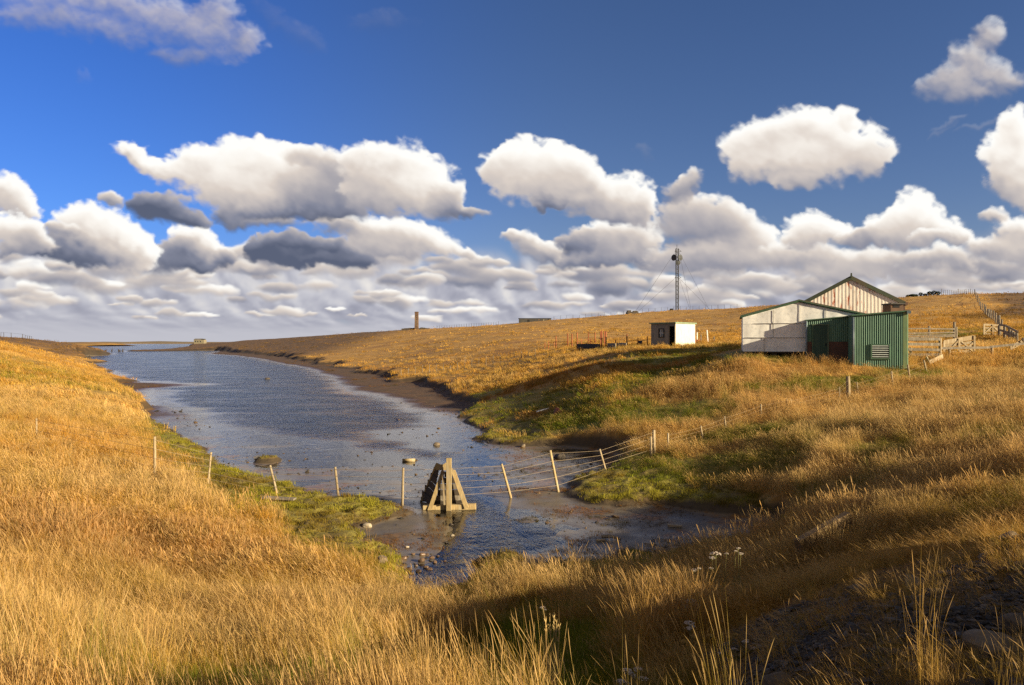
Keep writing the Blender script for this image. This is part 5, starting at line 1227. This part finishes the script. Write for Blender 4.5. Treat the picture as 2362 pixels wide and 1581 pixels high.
# ---- radio mast
def build_mast():
    Y = 322.0; q = Y / FPX; X = lambda u: (u - CU) * q; Z = lambda v: CAMZ - (v - CV) * q
    x = X(1562); zb = gz(x, Y); zt = Z(574)
    t = thing('radio_mast', (x, Y, zb), 'tall guyed lattice radio mast with three dark dishes on the ridge skyline', 'mast')
    m = MB(); w = .55
    legs = [(x - w, Y - w), (x + w, Y - w), (x + w, Y + w), (x - w, Y + w)]
    for a, b in legs: m.tube([(a, b, zb - .3), (a, b, zt)], .105, 6)
    n = 30
    for i in range(n):
        z0 = zb + (zt - zb) * i / n; z1 = zb + (zt - zb) * (i + 1) / n
        for k in range(4):
            a = legs[k]; b = legs[(k + 1) % 4]
            if i % 2: a, b = b, a
            m.tube([(a[0], a[1], z0), (b[0], b[1], z1)], .055, 4); m.tube([(a[0], a[1], z0), (b[0], b[1], z0)], .045, 4)
    m.build('lattice', M_STEEL, t)
    MB().tube([(x - .1, Y, zt - .3), (x - .1, Y, Z(565))], .09, 6).build('whip_aerial', M_STEEL, t)
    for zz in (Z(580), Z(641)):
        m = MB(); m.tube([(x - 1.2, Y - .5, zz - .25), (x + 1.7, Y - .5, zz - .25)], .09, 5); m.tube([(x + .6, Y - .5, zz + .7), (x + 1.7, Y - .5, zz - .25)], .08, 5); m.tube([(x - .6, Y - .5, zz + .5), (x - 1.2, Y - .5, zz - .25)], .08, 5); m.build('outrigger', M_STEEL, t)
    def dish(u, v, r, nrm):
        c = Vector((X(u), Y - .6, Z(v))); n = Vector(nrm).normalized(); s = n.orthogonal().normalized(); tt = n.cross(s)
        vs = [c - n * .55 * r]; fs = []
        for i in range(1, 5):
            rr = r * i / 4; d = -.55 * r * (1 - (i / 4) ** 2)
            for k in range(20): a = 2 * math.pi * k / 20; vs.append(c + n * d + (s * math.cos(a) + tt * math.sin(a)) * rr)
        for k in range(20): fs.append((0, 1 + k, 1 + (k + 1) % 20))
        for i in range(3):
            for k in range(20): fs.append((1 + i * 20 + k, 1 + (i + 1) * 20 + k, 1 + (i + 1) * 20 + (k + 1) % 20, 1 + i * 20 + (k + 1) % 20))
        o = len(vs); vs.append(c + n * .12 * r)
        for k in range(20): fs.append((o, 61 + (k + 1) % 20, 61 + k))
        d_ = MB().add(vs, fs).build('dish', M_DISH, t, False)
        MB().tube([c - n * .5 * r, Vector((x, Y, c.z))], .1, 6).build('bracket', M_STEEL, d_)
    dish(1553.5, 595.5, 1.45, (-.8, -.6, 0)); dish(1569, 595.5, 1.4, (.6, -.8, .0)); dish(1563.5, 607, 1.1, (.05, -1, 0))
    for (u0, v0, u1, du) in ((1557, 583, 1462, 0), (1558, 642, 1466, 0), (1567, 583, 1637, 8), (1566, 642, 1640, 6), (1566, 642, 1592, -16), (1567, 583, 1594, -14)):
        Y1 = Y + du; g = on_ground(u1, Y1)
        MB().tube([(X(u0), Y, Z(v0)), g], .042, 4).build('guy_wire', M_STEEL, t)
build_mast()
def block_hut(name, u0, u1, v0, Y, depth, label, cat, mat, extra):
    q = Y / FPX; xa, xb = (u0 - CU) * q, (u1 - CU) * q; zb = min(gz(xa, Y), gz(xb, Y)) - .3; zt = CAMZ - (v0 - CV) * q
    t = thing(name, ((xa + xb) / 2, Y, zb), label, cat)
    MB().box(((xa + xb) / 2, Y + depth / 2, (zb + zt) / 2), (xb - xa, depth, zt - zb)).build('wall', mat, t, bevel=.05)
    for pn, (fx, fz, sx_, sz_, dy, mt) in extra: MB().box((xa + fx * (xb - xa), Y + depth / 2 + dy, zt + fz), (sx_ * (xb - xa), depth * .9 if dy == 0 else .1, sz_)).build(pn, mt, t)
    return t
block_hut('equipment_hut', 1543, 1561, 716.5, 318, 3, 'small dark equipment hut at the foot of the radio mast', 'hut', M_DARKCONC, [('cabinet', (.42, .35, .3, .8, 0, M_DARK)), ('lower_bay', (.8, -.9, .3, 1.1, -1.55, M_BRICK))])
block_hut('anchor_block', 1447, 1473, 720, 318, 4, 'squat dark stone block on the ridge where the left guy wires come down', 'block', M_DARKSTONE, [('raised_corner', (.2, .3, .3, .7, 0, M_DARKSTONE)), ('raised_corner', (.75, .2, .35, .5, 0, M_DARKSTONE))])
block_hut('long_shed', 1197, 1271, 736, 322, 6, 'long low black shed on the ridge between the chimney and the mast', 'shed', M_DARKCONC, [('roof', (.5, .12, 1.03, .25, 0, M_DARK)), ('doorway', (.77, -1.1, .035, 1.5, -3.02, M_CREAM)), ('doorway', (.3, -1.2, .06, 1.6, -3.02, M_DARK))])
block_hut('sunken_roof', 1308, 1350, 742.2, 326, 5, 'low dark roofline just showing over the ridge, right of the black shed', 'roof', M_DARKCONC, [('vent_stack', (.97, .5, .10, 1.3, 0, M_DARKWOOD)), ('vent_stack', (.03, .2, .06, .6, 0, M_DARKWOOD))])

def build_chimney():
    Y = 372.0; q = Y / FPX; X = lambda u: (u - CU) * q; Z = lambda v: CAMZ - (v - CV) * q
    x = X(961); zb = gz(x, Y) - .4; zt = Z(720)
    t = thing('chimney', (x, Y, zb), 'lone brick chimney stack rising from a low ruin on the left shoulder of the ridge', 'chimney')
    m = MB().beam((x, Y, zb), (x, Y, zt - .5), 1.95, 1.95, (0, 1, 0), .03, .9); m.build('stack', M_BRICK, t)
    m = MB(); m.box((x, Y, zt - .35), (1.95, 1.95, .3)); m.box((x, Y, zt - .1), (1.75, 1.75, .2)); m.build('cap', M_BRICK, t)
    m = MB()
    for k in range(8): m.box((x + .05, Y - .98 + .01 * k, zb + 1.2 + k * .95), (.45, .06, .4))
    m.build('putlog_holes', M_DARKSTONE, t)
    t2 = thing('ruined_wall', (X(953), Y + 1, zb), 'low broken dark wall along the ridge at the base of the lone chimney', 'wall')
    m = MB(); rr = random.Random(5)
    for k in range(12):
        u = 926 + k * 5.4; g = gz(X(u), Y + 1); h = 1.1 * rr.uniform(.6, 1.15) * (1 if k < 10 else .6)
        m.box((X(u) + .6, Y + 1, g + h / 2 - .2), (1.25, 1.2, h + .4))
    m.build('stonework', M_DARKSTONE, t2)
build_chimney()

def build_house():
    Y = 590.0; q = Y / FPX; X = lambda u: (u - CU) * q
    xa, xb = X(447), X(470.5); zb = min(gz(xa, Y), gz(xb, Y)) - .3; zt = CAMZ - (785.0 - CV) * q
    t = thing('house', ((xa + xb) / 2, Y, zb), 'tiny cream coloured house on the far headland across the creek mouth', 'house')
    MB().box(((xa + xb) / 2, Y + 2.5, (zb + zt) / 2), (xb - xa, 5, zt - zb)).build('wall', M_CREAM, t)
    MB().prism([(xa - .2, Y - .2, zt), (xb * .75 + xa * .25, Y - .2, zt), (xb * .75 + xa * .25, Y + 2.5, zt + 1.0), (xa - .2, Y + 2.5, zt + 1.0)], (0, .1, .12)).build('roof', simple_mat('grey_roof', (.20,.18,.16,1), (.15,.14,.12,1), None, .5), t)
    MB().box((xb - 1.3, Y + 2, zt + .45), (2.2, 3, .9)).build('chimney_end', M_DARKCONC, t)
    for k in range(3): MB().box((xa + 1.4 + 2.0 * k, Y - .03, (zb + zt) / 2 + .5), (.9, .08, 1.1)).build('window', M_GLASS, t)
build_house()

# old jetty piles at the creek mouth
t = thing('ruined_jetty', plane_pt(250, 813) + (0,), 'black stumps of a ruined jetty standing in the water of the creek mouth', 'jetty')
for (u, h) in ((229, 1.6), (242, 1.0), (245, 1.3), (258, 1.7), (273, 1.6), (276, 1.1), (283.5, 1.7)):
    x, y = plane_pt(u, 812.6); MB().tube([(x, y, -1.0), (x + random.uniform(-.1, .1), y, h * .5), (x + random.uniform(-.2, .2), y, h)], .28, 7, .22, .1).build('pile', M_DARKWOOD, t)
x0, y0 = plane_pt(273, 812.6); x1, y1 = plane_pt(284, 812.6)
MB().beam((x0, y0 - .2, .7), (x1, y1 - .2, .35), .3, .3, jit=.1).build('beam', M_DARKWOOD, t)

# ---- timber trestle in the creek
def build_trestle():
    Y = 21.5; q = Y / FPX
    P = lambda u, v, dy=0.0: Vector(((u - CU) * q, Y + dy, CAMZ - (v - CV) * q))
    t = thing('timber_trestle', tuple(P(1036, 1178)), 'weathered timber trestle with tall upright and splayed braces standing in the creek', 'trestle')
    MB().beam(P(976, 1173), P(1098, 1169), .16, .165, (0, 0, 1), .05).build('sill_beam', M_WOOD2, t, bevel=.008)
    MB().beam(P(1036.5, 1181, -.13), P(1036.5, 1056, -.13), .155, .13, (0, 1, 0), .02).build('upright', M_WOOD2, t, bevel=.006)
    MB().beam(P(991, 1178, -.10), P(1022, 1088, .02), .115, .06, (0, 1, 0), .03).build('brace', M_WOOD2, t)
    MB().beam(P(1077, 1171, -.10), P(1045, 1086, .02), .125, .06, (0, 1, 0), .03).build('brace', M_WOOD2, t)
    MB().beam(P(1027, 1162, -.2), P(1021, 1078, -.06), .05, .05, (0, 1, 0), .06).build('stake', M_WOOD, t)
    n = [(1004, 1087), (1029, 1087), (1029, 1074), (1027, 1070), (1023, 1073), (1018, 1074.5), (1011, 1073), (1006, 1070), (1003.5, 1073)]
    MB().prism([P(u, v, .10) for u, v in n], (0, .07, 0)).build('cap_board', M_WOOD2, t)
    A0, A1 = P(1004, 1078, .18), P(962, 1163, .95); B0, B1 = P(1012, 1082, .12), P(994, 1170, .02)
    MB().beam(A1 - Vector((0, 0, .15)), A0, .07, .07, (0, 1, 0), .05).build('rear_leg', M_WOOD2, t)
    for k in range(5):
        f = .15 + k * .19; a = A0.lerp(A1, f); b = B0.lerp(B1, f)
        MB().beam(a, b, .03, .235 if k != 2 else .20, (0, 0, 1), .05).build('side_board', M_DARKWOOD, t)  # dark timber colour stands for the shade on the trestle's left side
    for v, u0, u1, mt in ((1098, 1024, 1050, M_DARKWOOD), (1112, 1019, 1054, M_DARKWOOD), (1126, 1013, 1059, M_GREYWOOD), (1140, 1008, 1064, M_DARKWOOD), (1153, 1004, 1069, M_GREYWOOD), (1164, 1000, 1072, M_DARKWOOD)):
        MB().beam(P(u0, v, .16), P(u1, v - .6, .16), .03, .165, (0, 0, 1), .06).build('back_board', mt, t)
    MB().beam(P(962, 1168, .95), P(1060, 1168, .9), .12, .14, (0, 0, 1), .06).build('rear_sill', M_DARKWOOD, t)
    MB().beam(P(1066, 1168, .9), P(1040, 1086, .2), .08, .06, (0, 1, 0), .05).build('rear_leg', M_WOOD2, t)
build_trestle()

# ---- rocks, logs, planks
def rock_mesh(seed, sub=2, flat=.6, rough=.28):
    bm = bmesh.new(); bmesh.ops.create_icosphere(bm, subdivisions=sub, radius=1)
    rr = random.Random(seed); ax = [Vector((rr.gauss(0, 1), rr.gauss(0, 1), rr.gauss(0, 1))).normalized() for _ in range(9)]; cut = [rr.uniform(.55, .92) for _ in ax]
    for v in bm.verts:
        p = v.co.copy()
        for a, c in zip(ax, cut):
            d = p.dot(a)
            if d > c: p -= a * (d - c) * .85
        n = float(fbm(np.array([p.x * 1.7 + seed]), np.array([p.y * 1.7 + p.z * 2.3]), seed, 3)[0])
        p *= 1 + rough * .4 * n; p.z *= flat; v.co = p
    vs = [tuple(v.co) for v in bm.verts]; fs = [tuple(v.index for v in f.verts) for f in bm.faces]; bm.free()
    return vs, fs
def rock(p, size, mat, label, group=None, seed=1, flat=.6, cat='stone', name='stone', sink=.25, sub=3):
    vs, fs = rock_mesh(seed, sub, flat); rz = random.uniform(0, 6)
    c, s = math.cos(rz), math.sin(rz)
    return MB().add([((x * c - y * s) * size + p[0], (x * s + y * c) * size * .85 + p[1], (z + flat * (1 - sink)) * size + p[2] - size * flat * sink) for x, y, z in vs], fs).solo(name, mat, label, cat, group, smooth=False)
rock(hit(847, 1217), .135, M_PALESTONE, 'large pale stone on the mud at the tip of the left marsh', None, 3)
rock(hit(882, 1300), .13, M_STONE, 'square grey stone at the weedy left edge of the stream', None, 8, .85)
rock(hit(939, 1265), .05, M_PALESTONE, 'small whitish stone on dark mud left of the stones in the stream', None, 5)
rock(hit(1043, 1238), .06, M_PALESTONE, 'pale stone at the edge of the weed patch below the trestle', None, 6)
rock(hit(1040, 1214), .07, M_DARKSTONE, 'dark wet stone in the reflection below the trestle', None, 7)
rock(hit(617, 880), .45, M_DARKSTONE, 'small black rock breaking the open water of the creek', None, 9, .6, sink=.1)
for k, (u, v, s) in enumerate([(931,1290,.09),(953,1281,.06),(974,1282,.08),(996,1290,.08),(985,1282,.05),(972,1298,.10),(1003,1300,.06),(1027,1297,.05),(982,1312,.07),(960,1308,.05),(990,1318,.08),(965,1322,.07),(1030,1313,.05),(943,1318,.08),(950,1328,.06),(1010,1285,.05)]):
    rock(hit(u, v), s, M_WETSTONE, 'wet brown stone in the cluster of stones at the near left side of the stream', 'stones clustered in the stream', 20 + k, sub=2)
for (u, v, s, mt, lb, sd) in [(1108, 1304, .2, M_DARKSTONE, 'black rock at the waterline left of the round grass hump', 41), (1225, 1312, .22, M_STONE, 'brown boulder at the near waterline right of the round grass hump', 42), (1283, 1304, .2, M_STONE, 'brown boulder at the near waterline, farther right of the grass hump', 43),
                               (1245, 1302, .1, M_WETSTONE, 'small reddish stone behind the two brown waterline boulders', 44), (1007, 1029, .18, M_STONE, 'flat stone on the mud spit beyond the trestle', 45), (1206, 1032, .16, M_STONE, 'flat stone at the foot of the far green marsh bank', 46), (1291, 1059, .28, M_DARKSTONE, 'dark mossy stone on the mud behind the tall rusty topped fence post', 47),
                               (1289, 955, .4, simple_mat('red_brick', (.24,.06,.03,1), (.17,.05,.03,1), None, 5), 'reddish lump on the far bank beside the white pipe', 48), (918, 973, .22, M_WETSTONE, 'brown stone in the shallows of the open creek', 49)]:
    rock(hit(u, v), s, mt, lb, None, sd)
for (u, Y, s, mt, lb, sd, fl) in [(1800, 4.75, .13, M_DARKSTONE2, 'flat topped grey stone low in the dark grass, left of the gravel', 51, .55), (2290, 4.15, .17, M_DARKSTONE2, 'large lit boulder at the bottom right among the gravel', 52, .5), (2356, 4.3, .12, M_DARKSTONE2, 'boulder cut by the right edge beside the largest boulder', 53, .6),
                                  (1996, 7.6, .20, M_DARKSTONE2, 'long flat stone in the shaded grass above the gravel', 54, .3), (152, 3.95, .2, M_STONE, 'brown stone peeping from the grass at the bottom left', 55, .5), (2335, 7.3, .12, M_STONE, 'stone on the gravel at the right edge, below the lit tuft', 56, .6), (2110, 6.4, .10, M_STONE, 'upright stone chip in the middle of the dark slope', 57, .9)]:
    rock(on_ground(u, Y), s, mt, lb, None, sd, fl, name='boulder' if 'boulder' in lb else 'stone')
p = Vector(hit(943, 1066)); MB().tube([p + Vector((-.26, 0, .06)), p + Vector((.27, -.05, .07))], .075, 12, .07, .05).solo('log', M_WOOD2, 'short round log lying on the wet mud beyond the trestle', 'log', smooth=True)
p = Vector(hit(645, 1157)); MB().beam(p + Vector((-.50, .05, .10)), p + Vector((.48, -.1, .08)), .22, .05, (0, 0, 1), .05).solo('plank', M_GREYWOOD, 'grey plank lying under the leaning fence post on the left marsh', 'plank')
p = Vector(hit(1557, 1219)); MB().beam(p + Vector((-.17, .1, .04)), p + Vector((.17, -.05, .05)), .09, .05, (0, 0, 1), .1).solo('plank', M_WOOD, 'short pale plank on the mud flat in the right of the creek', 'plank')
a = Vector(hit(1238, 957)); b = Vector(hit(1268, 946, a.y - 3)); MB().tube([a + Vector((0, 0, .15)), a + Vector((.72, .5, .30))], .045, 8).solo('pipe', M_WHITE, 'white pipe lying on the green bank across the creek', 'pipe', smooth=True)
p = Vector(hit(1410, 1247)); MB().tube([p + Vector((-.22, .12, .05)), p + Vector((0, .02, .09)), p + Vector((.22, -.1, .05))], .05, 8, .03, .2).solo('driftwood', M_GREYWOOD, 'dark knotted driftwood branch on the mud right of the stream', 'driftwood')
p = Vector(hit(1386, 1250)); MB().beam(p + Vector((-.12, 0, .03)), p + Vector((.1, .02, .03)), .07, .04, jit=.1).solo('plank', M_WOOD, 'stub of pale board just left of the driftwood branch', 'plank')
p = Vector(hit(1500, 1259)); MB().beam(p + Vector((-.12, .02, .03)), p + Vector((.14, -.02, .03)), .06, .03, jit=.1).solo('plank', M_GREYWOOD, 'thin grey lath on the mud nearest the flowering plants', 'plank')
a = px(1840, 1308, 11.3); b = px(1957, 1262, 11.9)
MB().beam((a.x, a.y, gz(a.x, a.y) + .38), (b.x, b.y, gz(b.x, b.y) + .58), .12, .20, (0, 0, 1), .03).solo('timber_baulk', M_BAULK, 'thick squared timber baulk half buried in shaded grass below the tall seed heads', 'timber', bevel=.006)

# ---- dark bushes on the skyline
for k, (x, a, b, wd) in enumerate([(275,185,225,60),(345,182,225,75),(415,188,225,50),(495,162,225,50),(575,185,225,50),(655,155,225,65),(730,147,225,60),(800,160,225,65)]):
    u, v = Zy(x, b); Y = skyY(u) - 1.5; q = Y / FPX; g = on_ground(u, Y); r = wd / 7.758 * q * .72; h = (b - a) / 7.758 * q * 1.1
    pos = ['smallest and leftmost', 'second from the left', 'third from the left, low', 'fourth from the left, round topped', 'low one between two rounder bushes', 'third from the right, tall', 'tallest', 'rightmost, next to the fence'][k]
    t = thing('bush', g, 'dark evergreen bush on the hilltop skyline, %s of the row' % pos, 'bush', 'bushes on the hilltop')
    rr = np.random.default_rng(k + 90); m = MB(); N = 420
    d = rr.normal(size=(N, 3)); d /= np.linalg.norm(d, axis=1)[:, None]; d *= (rr.uniform(.35, 1, N) ** .5)[:, None]
    for i in range(N):
        c = Vector((g[0] + d[i][0] * r, g[1] + d[i][1] * r, g[2] + h * .5 + d[i][2] * h * .5)); s = r * rr.uniform(.12, .24)
        e1 = Vector(rr.normal(size=3)).normalized() * s; e2 = e1.orthogonal().normalized() * s * .6
        m.add([c - e1, c - e2, c + e1, c + e2], [(0, 1, 2, 3)])
    m.build('foliage', M_SHRUB, t)
    MB().tube([(g[0], g[1], g[2] - .2), (g[0], g[1], g[2] + h * .45)], r * .1, 6).build('stem', M_DARKWOOD, t)

# ---- flowering plants and tall seed heads near the camera
def umbel(mb, c, r, rr, n=34):
    for i in range(n):
        a = rr.uniform(0, 6.283); q = r * math.sqrt(rr.random()); z = .30 * r * (1 - (q / r) ** 2) + rr.uniform(-.06, .06) * r
        p = Vector((c[0] + q * math.cos(a), c[1] + q * math.sin(a), c[2] + z)); s = r * rr.uniform(.12, .2)
        vs = []; 
        for k in range(6): b = k * 1.0472; vs.append(p + Vector((math.cos(b) * s, math.sin(b) * s, -s * .3 + rr.uniform(-.2, .2) * s)))
        vs += [p + Vector((0, 0, s * .6)), p - Vector((0, 0, s * .8))]
        mb.add(vs, [(k, (k + 1) % 6, 6) for k in range(6)] + [((k + 1) % 6, k, 7) for k in range(6)])
def flower(u, Y, heads, label, mat=M_FLOWER, seed=0):
    """heads: (photograph u, v, radius m)"""
    rr = random.Random(seed); g = Vector(on_ground(u, Y))
    t = thing('flowering_plant', tuple(g), label, 'plant', 'dried flowering plants')
    for hu, hv, r in heads:
        dy = rr.uniform(-.12, .12); top = px(hu, hv, Y + dy); b = g + Vector((rr.uniform(-.05, .05), rr.uniform(-.05, .05), -.03))
        mid = b.lerp(top, .55) + Vector((rr.uniform(-.03, .03), 0, .02))
        st = MB().tube([b, mid, top], .004, 5, .0028)
        for k in range(5):
            p = b.lerp(mid, .3 + .15 * k) ; d = Vector((rr.uniform(-.07, .07), rr.uniform(-.07, .07), .03)); st.add([p, p + d * .5 + Vector((0, 0, .012)), p + d, p + d * .5 - Vector((0, 0, .012))], [(0, 1, 2, 3)])
        for k in range(6): a = k * 1.05; st.tube([top - Vector((0, 0, r * .9)), top + Vector((math.cos(a) * r * .7, math.sin(a) * r * .7, -.05 * r))], .0018, 4)
        st.build('stem', M_STEM, t)
        m = MB(); umbel(m, top, r, rr); m.build('flower_head', mat, t)
flower(1655, 9.4, [(1651,1279,.075),(1643,1288,.05),(1676,1278,.03)], 'dried white flower with the broadest head, against the dark hollow', seed=1)
flower(1703, 9.6, [(1703,1266,.035),(1709,1278,.04),(1697,1272,.025)], 'pair of white flower heads just right of the broadest one', seed=2)
flower(1604, 9.0, [(1602,1316,.045),(1612,1312,.03),(1640,1312,.03)], 'flat grey white flower heads in the grass, left of the broadest one', seed=3)
flower(1594, 7.4, [(1594,1388,.055),(1584,1400,.05),(1606,1398,.045),(1578,1410,.04),(1590,1376,.03)], 'bushy white flower cluster in the middle of the lit grass', seed=4)
flower(1590, 6.6, [(1590,1438,.045),(1588,1450,.035),(1596,1445,.03)], 'narrow white flower spike directly below the bushy white cluster', seed=5)
flower(1706, 5.9, [(1719,1482,.028),(1739,1496,.026),(1694,1498,.024),(1688,1515,.022),(1660,1508,.02),(1722,1478,.02)], 'scattered small white flowers on thin stalks in shaded grass', seed=6)
flower(1625, 5.9, [(1578,1480,.03),(1600,1468,.03),(1640,1466,.028),(1664,1462,.026),(1682,1470,.026),(1697,1464,.024)], 'brownish yellow flower heads on thin stalks left of the small white flowers', M_YELLOWF, 7)
flower(1466, 5.0, [(1446,1548,.035),(1456,1556,.03),(1472,1545,.032),(1484,1566,.034),(1432,1573,.034),(1444,1577,.03),(1462,1562,.025)], 'cluster of grey white flowers at the bottom edge, right of centre', seed=8)
flower(1252, 7.4, [(1251,1402,.03),(1257,1408,.02)], 'single small white flower drooping over the green hollow', seed=9)
def stalks(u, Y, specs, label, seed):
    """tall seed stalks: (base du px, top u, top v)"""
    rr = random.Random(seed); g = Vector(on_ground(u, Y)); t = thing('tall_grass', tuple(g), label, 'grass clump', 'tall seed head clumps')
    ms = MB()
    for du, tu, tv in specs:
        dy = rr.uniform(-.1, .1); b = Vector(on_ground(u + du, Y + dy)) - Vector((0, 0, .03)); top = px(tu, tv, Y + dy)
        mid = b.lerp(top, .6) + Vector(((top.x - b.x) * -.12, 0, .03)); ms.tube([b, b.lerp(mid, .5) + Vector((0, 0, .01)), mid, top], .005, 5, .0025)
        m = MB(); d = (top - mid).normalized()
        for k in range(22):
            p = top - d * rr.uniform(0, .16); o = Vector((rr.uniform(-1, 1), rr.uniform(-1, 1), .4)) * .012; m.add([p, p + o + d * .018, p + o * 1.3 + d * .035, p + o * .4 + d * .02], [(0, 1, 2, 3)])
        m.build('seed_head', M_STRAW, t)
    for k in range(26):
        b = Vector(on_ground(u + rr.uniform(-30, 30), Y + rr.uniform(-.2, .2))); top = b + Vector((rr.uniform(-.25, .1), rr.uniform(-.1, .1), rr.uniform(.25, .5))); s = Vector((.006, .003, 0))
        m1 = b.lerp(top, .5) + Vector((.03, 0, .04)); ms.add([b - s, b + s, m1 + s * .8, m1 - s * .8, top], [(0, 1, 2, 3), (3, 2, 4)])
    ms.build('stalks', M_STRAW, t)
stalks(1915, 11.2, [(-45,1835,1236),(-20,1868,1228),(-15,1872,1250),(-12,1885,1216),(-8,1893,1224),(0,1902,1206),(4,1907,1218),(8,1915,1212),(10,1922,1202),(14,1930,1215),(18,1938,1222),(22,1946,1224),(6,1897,1232)], 'tall lit seed heads standing just left of the timber baulk end', 1)
stalks(1985, 11.6, [(-20,1955,1186),(-12,1968,1196),(-8,1977,1182),(0,1990,1186),(6,2000,1198),(12,2010,1184),(16,2020,1208)], 'tallest seed heads rising above and right of the timber baulk', 2)
stalks(1275, 6.0, [(-8,1258,1432),(-2,1268,1424),(2,1278,1420),(8,1290,1446),(4,1284,1436)], 'pale upright stalks beside the dark green hollow at the bottom centre', 3)

# ---- loose small stuff: gravel of the road shoulder, bits on the mud, weed
def scatter_rocks():
    vs = []
    for k in range(5):
        v, f = rock_mesh(200 + k, 1, .6); me = bpy.data.meshes.new('chip'); me.from_pydata(v, [], f); vs.append(bpy.data.objects.new('chip', me))
    m, t, out = new_mat('chip_stone'); tint = t.attr('tint', 'INSTANCER', 'Color'); co = t.new('ShaderNodeTexCoord').outputs['Object']
    c = t.mix(t.sm(t.noise(co, 2.5, 4), .35, .65), t.mix(1.0, tint, (.6, .6, .6, 1), 'MULTIPLY'), tint); principled(t, out, c, .7, None, 0, .4)
    for o in vs: o.data.materials.append(m)
    def go(name, X, Y, keep, size, tint, label=None):
        z, mk, low, gv, dF, dW = ground(X, Y, True); k = keep(X, Y, z, mk, low, gv, dW) > RNG.uniform(0, 1, X.shape)
        X, Y, z = X[k], Y[k], z[k]; n = len(X); s = size(X, Y) * np.exp(RNG.normal(0, .45, n))
        cols = np.array(tint)[RNG.integers(0, len(tint), n)] * RNG.uniform(.7, 1.3, (n, 1))
        scatter(name, [o.copy() for o in vs], np.stack([X, Y, z + s * .15], -1), np.stack([RNG.normal(0, .3, n), RNG.normal(0, .3, n), RNG.uniform(0, 6.3, n)], -1), np.stack([s, s * RNG.uniform(.6, 1, n), s * RNG.uniform(.5, .9, n)], -1), RNG.integers(0, 5, n), cols)
    X, Y = sample_zone(30000, 2.8, 10.0, 1450, 2560)
    go('gravel', X, Y, lambda X, Y, z, mk, low, gv, dW: gv, lambda X, Y: .010 + .008 * RNG.uniform(0, 1, X.shape) + .018 * (RNG.uniform(0, 1, X.shape) < .06), [(.035,.027,.018),(.025,.02,.014),(.06,.045,.027),(.02,.017,.013),(.11,.08,.047)])
    X, Y = sample_zone(9000, 14.5, 60, 350, 1900)
    cl = fbm(X / 1.1, Y / .8, 701, 4)
    go('pebbles', X, Y, lambda X, Y, z, mk, low, gv, dW: (mk < .2) * (z > -.06) * np.clip(.10 + 1.5 * sstep(.05, .5, cl), 0, 1), lambda X, Y: (.014 + .00075 * Y) * RNG.uniform(.5, 1.5, X.shape), [(.05,.04,.03),(.035,.028,.02),(.10,.06,.03),(.16,.10,.05),(.06,.045,.03)])
scatter_rocks()
